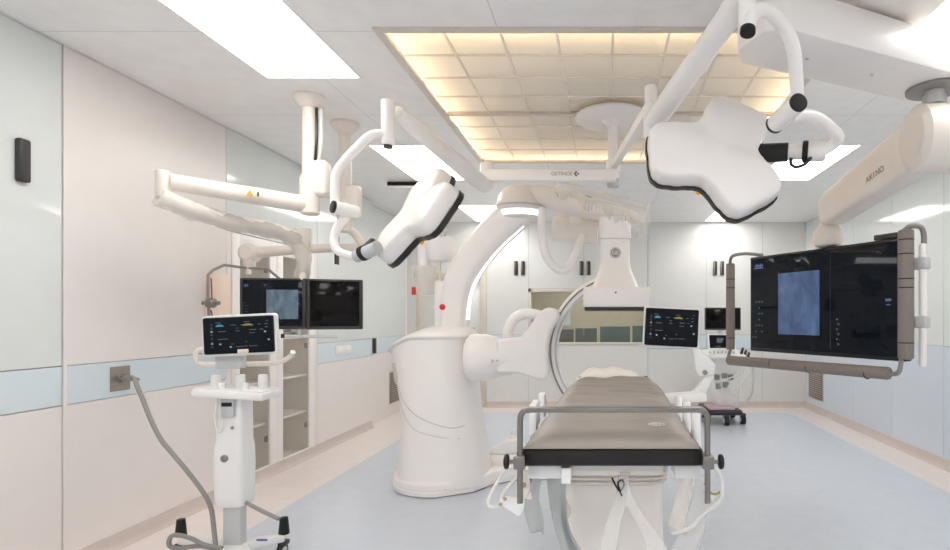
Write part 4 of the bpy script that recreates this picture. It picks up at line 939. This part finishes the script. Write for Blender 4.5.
for x in (-.125, .245): MB().cyl((x, 3.2, 1.05), (x, 3.17, 1.05), .018, bev=.004).build('strap_knob', 'dark', t)
# steel frame at the foot end
t = thing('steel_table_rail', 'bent steel rail clamped across the foot of the table', 'rail', (TX, 1.68, .9))
zr = 1.127; xl_, xr_ = at(520, 0, 1.68).x, at(707.5, 0, 1.68).x
g = MB(); g.box(((xl_+xr_)/2, 1.68, zr-.004), (xr_-xl_-.03, .03, .015), .002); g.build('cross_bar', 'steel', t)
for x, s_ in ((xl_, 1), (xr_, -1)):
    MB().tube([(x+s_*.03, 1.68, zr-.006)]+smooth_path([(x+s_*.015, 1.68, zr-.006), (x+s_*.003, 1.68, zr-.02), (x, 1.68, zr-.04)], 4)+[(x, 1.68, .84)], .009, 12).build('upright', 'steel', t)
    cl_ = MB().bb(x-.018, x+.018, 1.66, 1.73, .945, .985, .005).build('clamp', 'steel', t)
    MB().cyl((x-s_*.018, 1.68, .965), (x-s_*.038, 1.68, .965), .006).build('clamp_screw', 'steel', cl_)
    MB().lathe(Vector((x-s_*.032, 1.68, .965)), [(.008, 0), (.021, .003), (.023, .008), (.021, .014), (.012, .017)], axis=(-s_, 0, 0), n=20).build('knob', 'rubber', cl_)
# cables, holsters and drapes under the board
def cabl(name, pts, r, m, label, cat): return tag(MB().tube(smooth_path(pts), r, 8).build(name, m), label, cat)
cabl('hand_switch_cable', [at(528, 472, 1.76), at(516, 468, 1.74), at(505, 471, 1.74), at(494, 488, 1.74), at(488, 502, 1.74), at(492, 507, 1.74), at(502, 506, 1.75)], .005, 'wcable', 'thin white cable looping from the left corner of the table board', 'cable')
cabl('hand_switch_cable', [at(527, 473, 1.8), at(517, 477, 1.78), at(507, 488, 1.77), at(502, 496, 1.77), at(503, 504, 1.77)], .005, 'wcable', 'short inner white cable under the left corner of the table board', 'cable')
t = thing('hand_switch', 'small white hand switch hanging under the left end of the table', 'hand switch', at(512, 512, 1.76))
MB().prism([at(x, y, 1.74) for x, y in ((499, 501), (506, 499), (524, 503), (523, 511), (519, 517), (503, 507))], (0, .035, 0), .004).build('switch_body', 'wplas', t)
MB().cyl(at(500.5, 504.5, 1.735), at(500.5, 504.5, 1.75), .006, n=12).cyl(at(505, 499, 1.735), at(505, 499, 1.75), .006, n=12).build('brass_stud', 'satin', t)
t = thing('accessory_bracket', 'cream bracket hanging from the left end of the table board', 'bracket', at(526, 476, 1.8))
MB().prism([at(x, y, 1.78) for x, y in ((520, 476), (529, 474), (532, 500), (524, 500))], (0, .03, 0), .004).build('bracket_plate', 'ivory', t)
MB().cyl(at(524, 485, 1.772), at(524, 485, 1.785), .008, n=14).build('stud', 'satin', t)
def cloth(name, quads, m, label, d0, d1, wav=5, amp=.018, cat='cloth', nu=26, nv=30, seed=0):
    """hanging folded cloth: left and right edges given in the picture, depth between d0 and d1"""
    Lp, Rp = quads; Lp = smooth_path([Vector((x, y, 0)) for x, y in Lp], 8); Rp = smooth_path([Vector((x, y, 0)) for x, y in Rp], 8)
    def fn(u, v):
        k = v*(len(Lp)-1); i = min(int(k), len(Lp)-2); f = k-i; k2 = v*(len(Rp)-1); i2 = min(int(k2), len(Rp)-2); f2 = k2-i2
        a = Lp[i].lerp(Lp[i+1], f); b = Rp[i2].lerp(Rp[i2+1], f2); p = a.lerp(b, u)
        dd = d0+(d1-d0)*v
        q = at(p.x, p.y, dd); q.y += amp*math.sin(u*wav*1.3+seed+v*4)*(.4+.6*v)+amp*.3*math.sin(u*wav*2.3+v*7+seed); return q
    g = MB(); g.grid(fn, nu, nv); return tag(g.build(name, m, ang=180, solid=.003), label, cat)
cloth('hanging_cloth', ([(546, 477), (549, 500), (556, 530), (566, 560)], [(566, 477), (566, 505), (571, 530), (590, 560)]), 'gown', 'folded grey-green cloth hanging left of the pedestal', 1.86, 1.9, seed=1)
cloth('hanging_cloth', ([(531, 477), (525, 495), (526, 515), (531, 533)], [(541, 477), (539, 500), (542, 515), (544, 534)]), 'gown', 'narrow pale cloth pouch hanging at the left end under the board', 1.79, 1.8, seed=2, wav=3)
cloth('hanging_cloth', ([(681, 475), (675, 495), (670, 515), (668, 528)], [(694, 475), (690, 500), (686, 520), (684, 533)]), 'sheet', 'pale cream cloth hanging right of the pedestal', 1.86, 1.88, seed=3, wav=3)
cloth('plastic_bag', ([(692, 476), (690, 500), (684, 525), (672, 550)], [(704, 476), (704, 492), (712, 500), (700, 552)]), 'clear', 'clear plastic bag hanging under the right end of the board', 1.8, 1.84, seed=4, wav=4, cat='plastic cover')
cloth('plastic_band', ([(618, 470), (616, 495), (606, 525), (598, 560)], [(626, 470), (627, 495), (620, 525), (616, 560)]), 'clear', 'clear plastic band hanging before the pedestal, slanting left', 1.80, 1.78, seed=5, wav=3, cat='plastic cover', amp=.006)
cloth('plastic_band', ([(620, 472), (622, 495), (640, 530), (652, 560)], [(630, 472), (632, 495), (654, 530), (676, 560)]), 'clear', 'wide clear plastic band before the pedestal, slanting right', 1.78, 1.76, seed=6, wav=3, cat='plastic cover', amp=.006)
cloth('plastic_bag', ([(557, 490), (553, 505), (552, 515), (556, 520)], [(563, 490), (569, 505), (570, 515), (566, 522)]), 'clear', 'small clear pouch beside the left cloth by the pedestal', 1.92, 1.93, seed=8, wav=3, cat='plastic cover')
cabl('looped_cable', [at(612, 478, 1.8), at(616, 486, 1.78), at(620, 491, 1.78), at(624, 485, 1.78), at(622, 480, 1.78), at(618, 484, 1.78), at(622, 496, 1.78)], .003, 'black', 'thin dark wire looped before the ribbed bellows', 'cable')
cabl('white_hose', [at(706, 478, 1.76), at(707, 490, 1.76), at(709, 497, 1.76), at(716, 496, 1.76), at(722, 491, 1.76)], .007, 'wcable', 'short white hose under the right clamp knob', 'hose')
cabl('white_hose', [at(714, 466, 1.74), at(721, 478, 1.74), at(722, 490, 1.74), at(720, 500, 1.75), at(704, 513, 1.78), at(690, 528, 1.82), at(672, 533, 1.86)], .006, 'wcable', 'white hose curving down from the right clamp towards the floor', 'hose')
cabl('green_lead', [at(704, 483, 1.755), at(710, 492, 1.755), at(716, 494, 1.755), at(721, 491, 1.755)], .003, 'uiye', 'short olive lead joining two brass studs at the right end', 'cable')
cabl('floor_lead', [at(560, 520, 2.2), at(566, 500, 2.3), at(562, 480, 2.3), at(572, 470, 2.3)], .004, 'black', 'dark lead hanging behind the left cloth beside the pedestal', 'cable')

# touch screen on the table side with its armrest
sm = uvmat(at(671.5, 327.5, 3.08), (1, .0, -.05), (.09, .04, 1))
t = thing('table_touch_screen', 'tilted touch screen with white bezel standing beyond the mattress on an angled arm', 'touch screen', at(690, 400, 3.05))
hs = loc_part(rpanel(.312, .224, .03, 0, .012), 'screen_housing', 'wplas', t, sm)
loc_part(rpanel(.294, .206, .004, -.003, .008), 'screen', 'screen', hs, sm)
ui_world(hs, .288, .19, -.003, 4, 'touch', sm)
MB().prism([at(x, y, 3.08) for x, y in ((692, 346), (700, 349), (716, 364), (714, 376), (699, 377), (696, 372))], (0, .06, 0), .01).build('tilt_joint', 'wplas', t)
MB().lathe(at(705, 372.5, 3.07), [(.014, 0), (.014, .008), (.006, .01)], axis=(0, -1, 0), n=16).build('joint_screw', 'grey', t)
MB().prism([at(x, y, 3.09) for x, y in ((705, 376), (714, 376), (705, 396), (688, 396), (697, 388))], (0, .05, 0), .008).build('lower_arm', 'wplas', t)
a_ = at(680.5, 397.5, 2.92)
MB().box((a_.x, a_.y, a_.z), (.255, .13, .042), .008, rot=Matrix.Rotation(-.07, 4, 'Y') @ Matrix.Rotation(.0, 4, 'Z')).build('arm_board', 'wplas', t)
MB().bb(.30, .36, 2.95, 3.08, .93, .985, .01).build('rail_clamp', 'lgrey', t)

# ------------------------------------------------------------------ ultrasound cart
U = Vector((1.62, 7.62, 0))
t = thing('ultrasound_cart', 'white ultrasound machine on four wheels with black monitor and mauve tray by the back wall', 'ultrasound machine', U)
MB().bb(U.x-.28, U.x+.2, 7.2, 7.85, .13, .2, .03, 3).build('base', 'dark', t)
MB().bb(U.x-.24, U.x+.1, 7.22, 7.6, .2, .235, .015).build('tray', 'purple', t)
for x, y in ((-.02, 7.2), (.22, 7.3), (-.25, 7.25), (-.2, 7.8), (.2, 7.8)):
    wh = MB().cyl((U.x+x-.03, y, .065), (U.x+x+.03, y, .065), .065, bev=.012).build('wheel', 'rubber', t)
    MB().cyl((U.x+x-.034, y, .065), (U.x+x+.034, y, .065), .035, bev=.004).build('hub_cap', 'wplas', wh)
    MB().bb(U.x+x-.035, U.x+x+.035, y-.04, y+.05, .1, .15, .015).build('caster_fork', 'dark', wh)
def usec(z, x0, x1, y0, y1, p=4): return [Vector((U.x+(x0+x1)/2+(x1-x0)/2*math.copysign(abs(math.cos(a))**(2/p), math.cos(a)), (y0+y1)/2+(y1-y0)/2*math.copysign(abs(math.sin(a))**(2/p), math.sin(a)), z)) for a in [k*2*PI/32 for k in range(32)]]
MB().rings([usec(.2, -.1, .2, 7.4, 7.8), usec(.4, -.14, .2, 7.36, 7.8), usec(.6, -.2, .2, 7.32, 7.8), usec(.78, -.2, .22, 7.3, 7.78), usec(.86, -.2, .2, 7.3, 7.7)]).build('body', 'wplas', t)
MB().box((U.x-.05, 7.3, .93), (.52, .42, .05), .02, rot=Matrix.Rotation(.12, 4, 'X')).build('console', 'wplas', t)
for k in range(7): MB().cyl((U.x-.25+k*.05, 7.1, .945), (U.x-.25+k*.05, 7.1, .975), .014, n=12).build('control_knob', 'lgrey', t)
mm = uvmat(Vector((U.x-.06, 7.3, 1.09)), (1, 0, 0), (.09, .4, 1))
h1 = loc_part(rpanel(.36, .22, .03, 0, .012), 'touch_panel', 'wplas', t, mm); loc_part(MB().box((0, -.002, 0), (.32, .004, .18), .001), 'screen', 'screen', h1, mm)
MB().cyl((U.x-.03, 7.5, .9), (U.x-.03, 7.5, 1.4), .04).build('monitor_post', 'wplas', t)
h1 = MB().box((U.x-.02, 7.42, 1.39), (.48, .04, .3), .01).build('monitor', 'dark', t)
MB().box((U.x-.02, 7.399, 1.395), (.45, .004, .265), .001).build('screen', 'screenoff', h1)
for k, (x, z) in enumerate(((.2, .93), (.24, .9), (.16, .96))):
    MB().cyl((U.x+x, 7.15, z-.03), (U.x+x+.02, 7.13, z+.06), .02, .014, bev=.004).build('probe', 'dark', t)
    MB().tube(smooth_path([(U.x+x, 7.15, z-.03), (U.x+.24-k*.05, 7.12, .7), (U.x+.1-k*.1, 7.2, .45+.05*k), (U.x+.16, 7.25, .35), (U.x+.2, 7.35, .5)]), .008, 8).build('probe_cable', 'wcable', t)
for x, z in ((-.12, .62), (-.02, .64), (.06, .62), (.0, .52), (-.1, .50)): MB().bb(U.x+x-.035, U.x+x+.035, 7.29, 7.33, z-.035, z+.035, .006).build('probe_port', 'grey', t)
MB().tube(smooth_path([(U.x+.2, 7.2, .9), (U.x+.31, 7.18, .8), (U.x+.32, 7.2, .45), (U.x+.26, 7.25, .32)]), .014, 10).build('side_handle', 'lgrey', t)
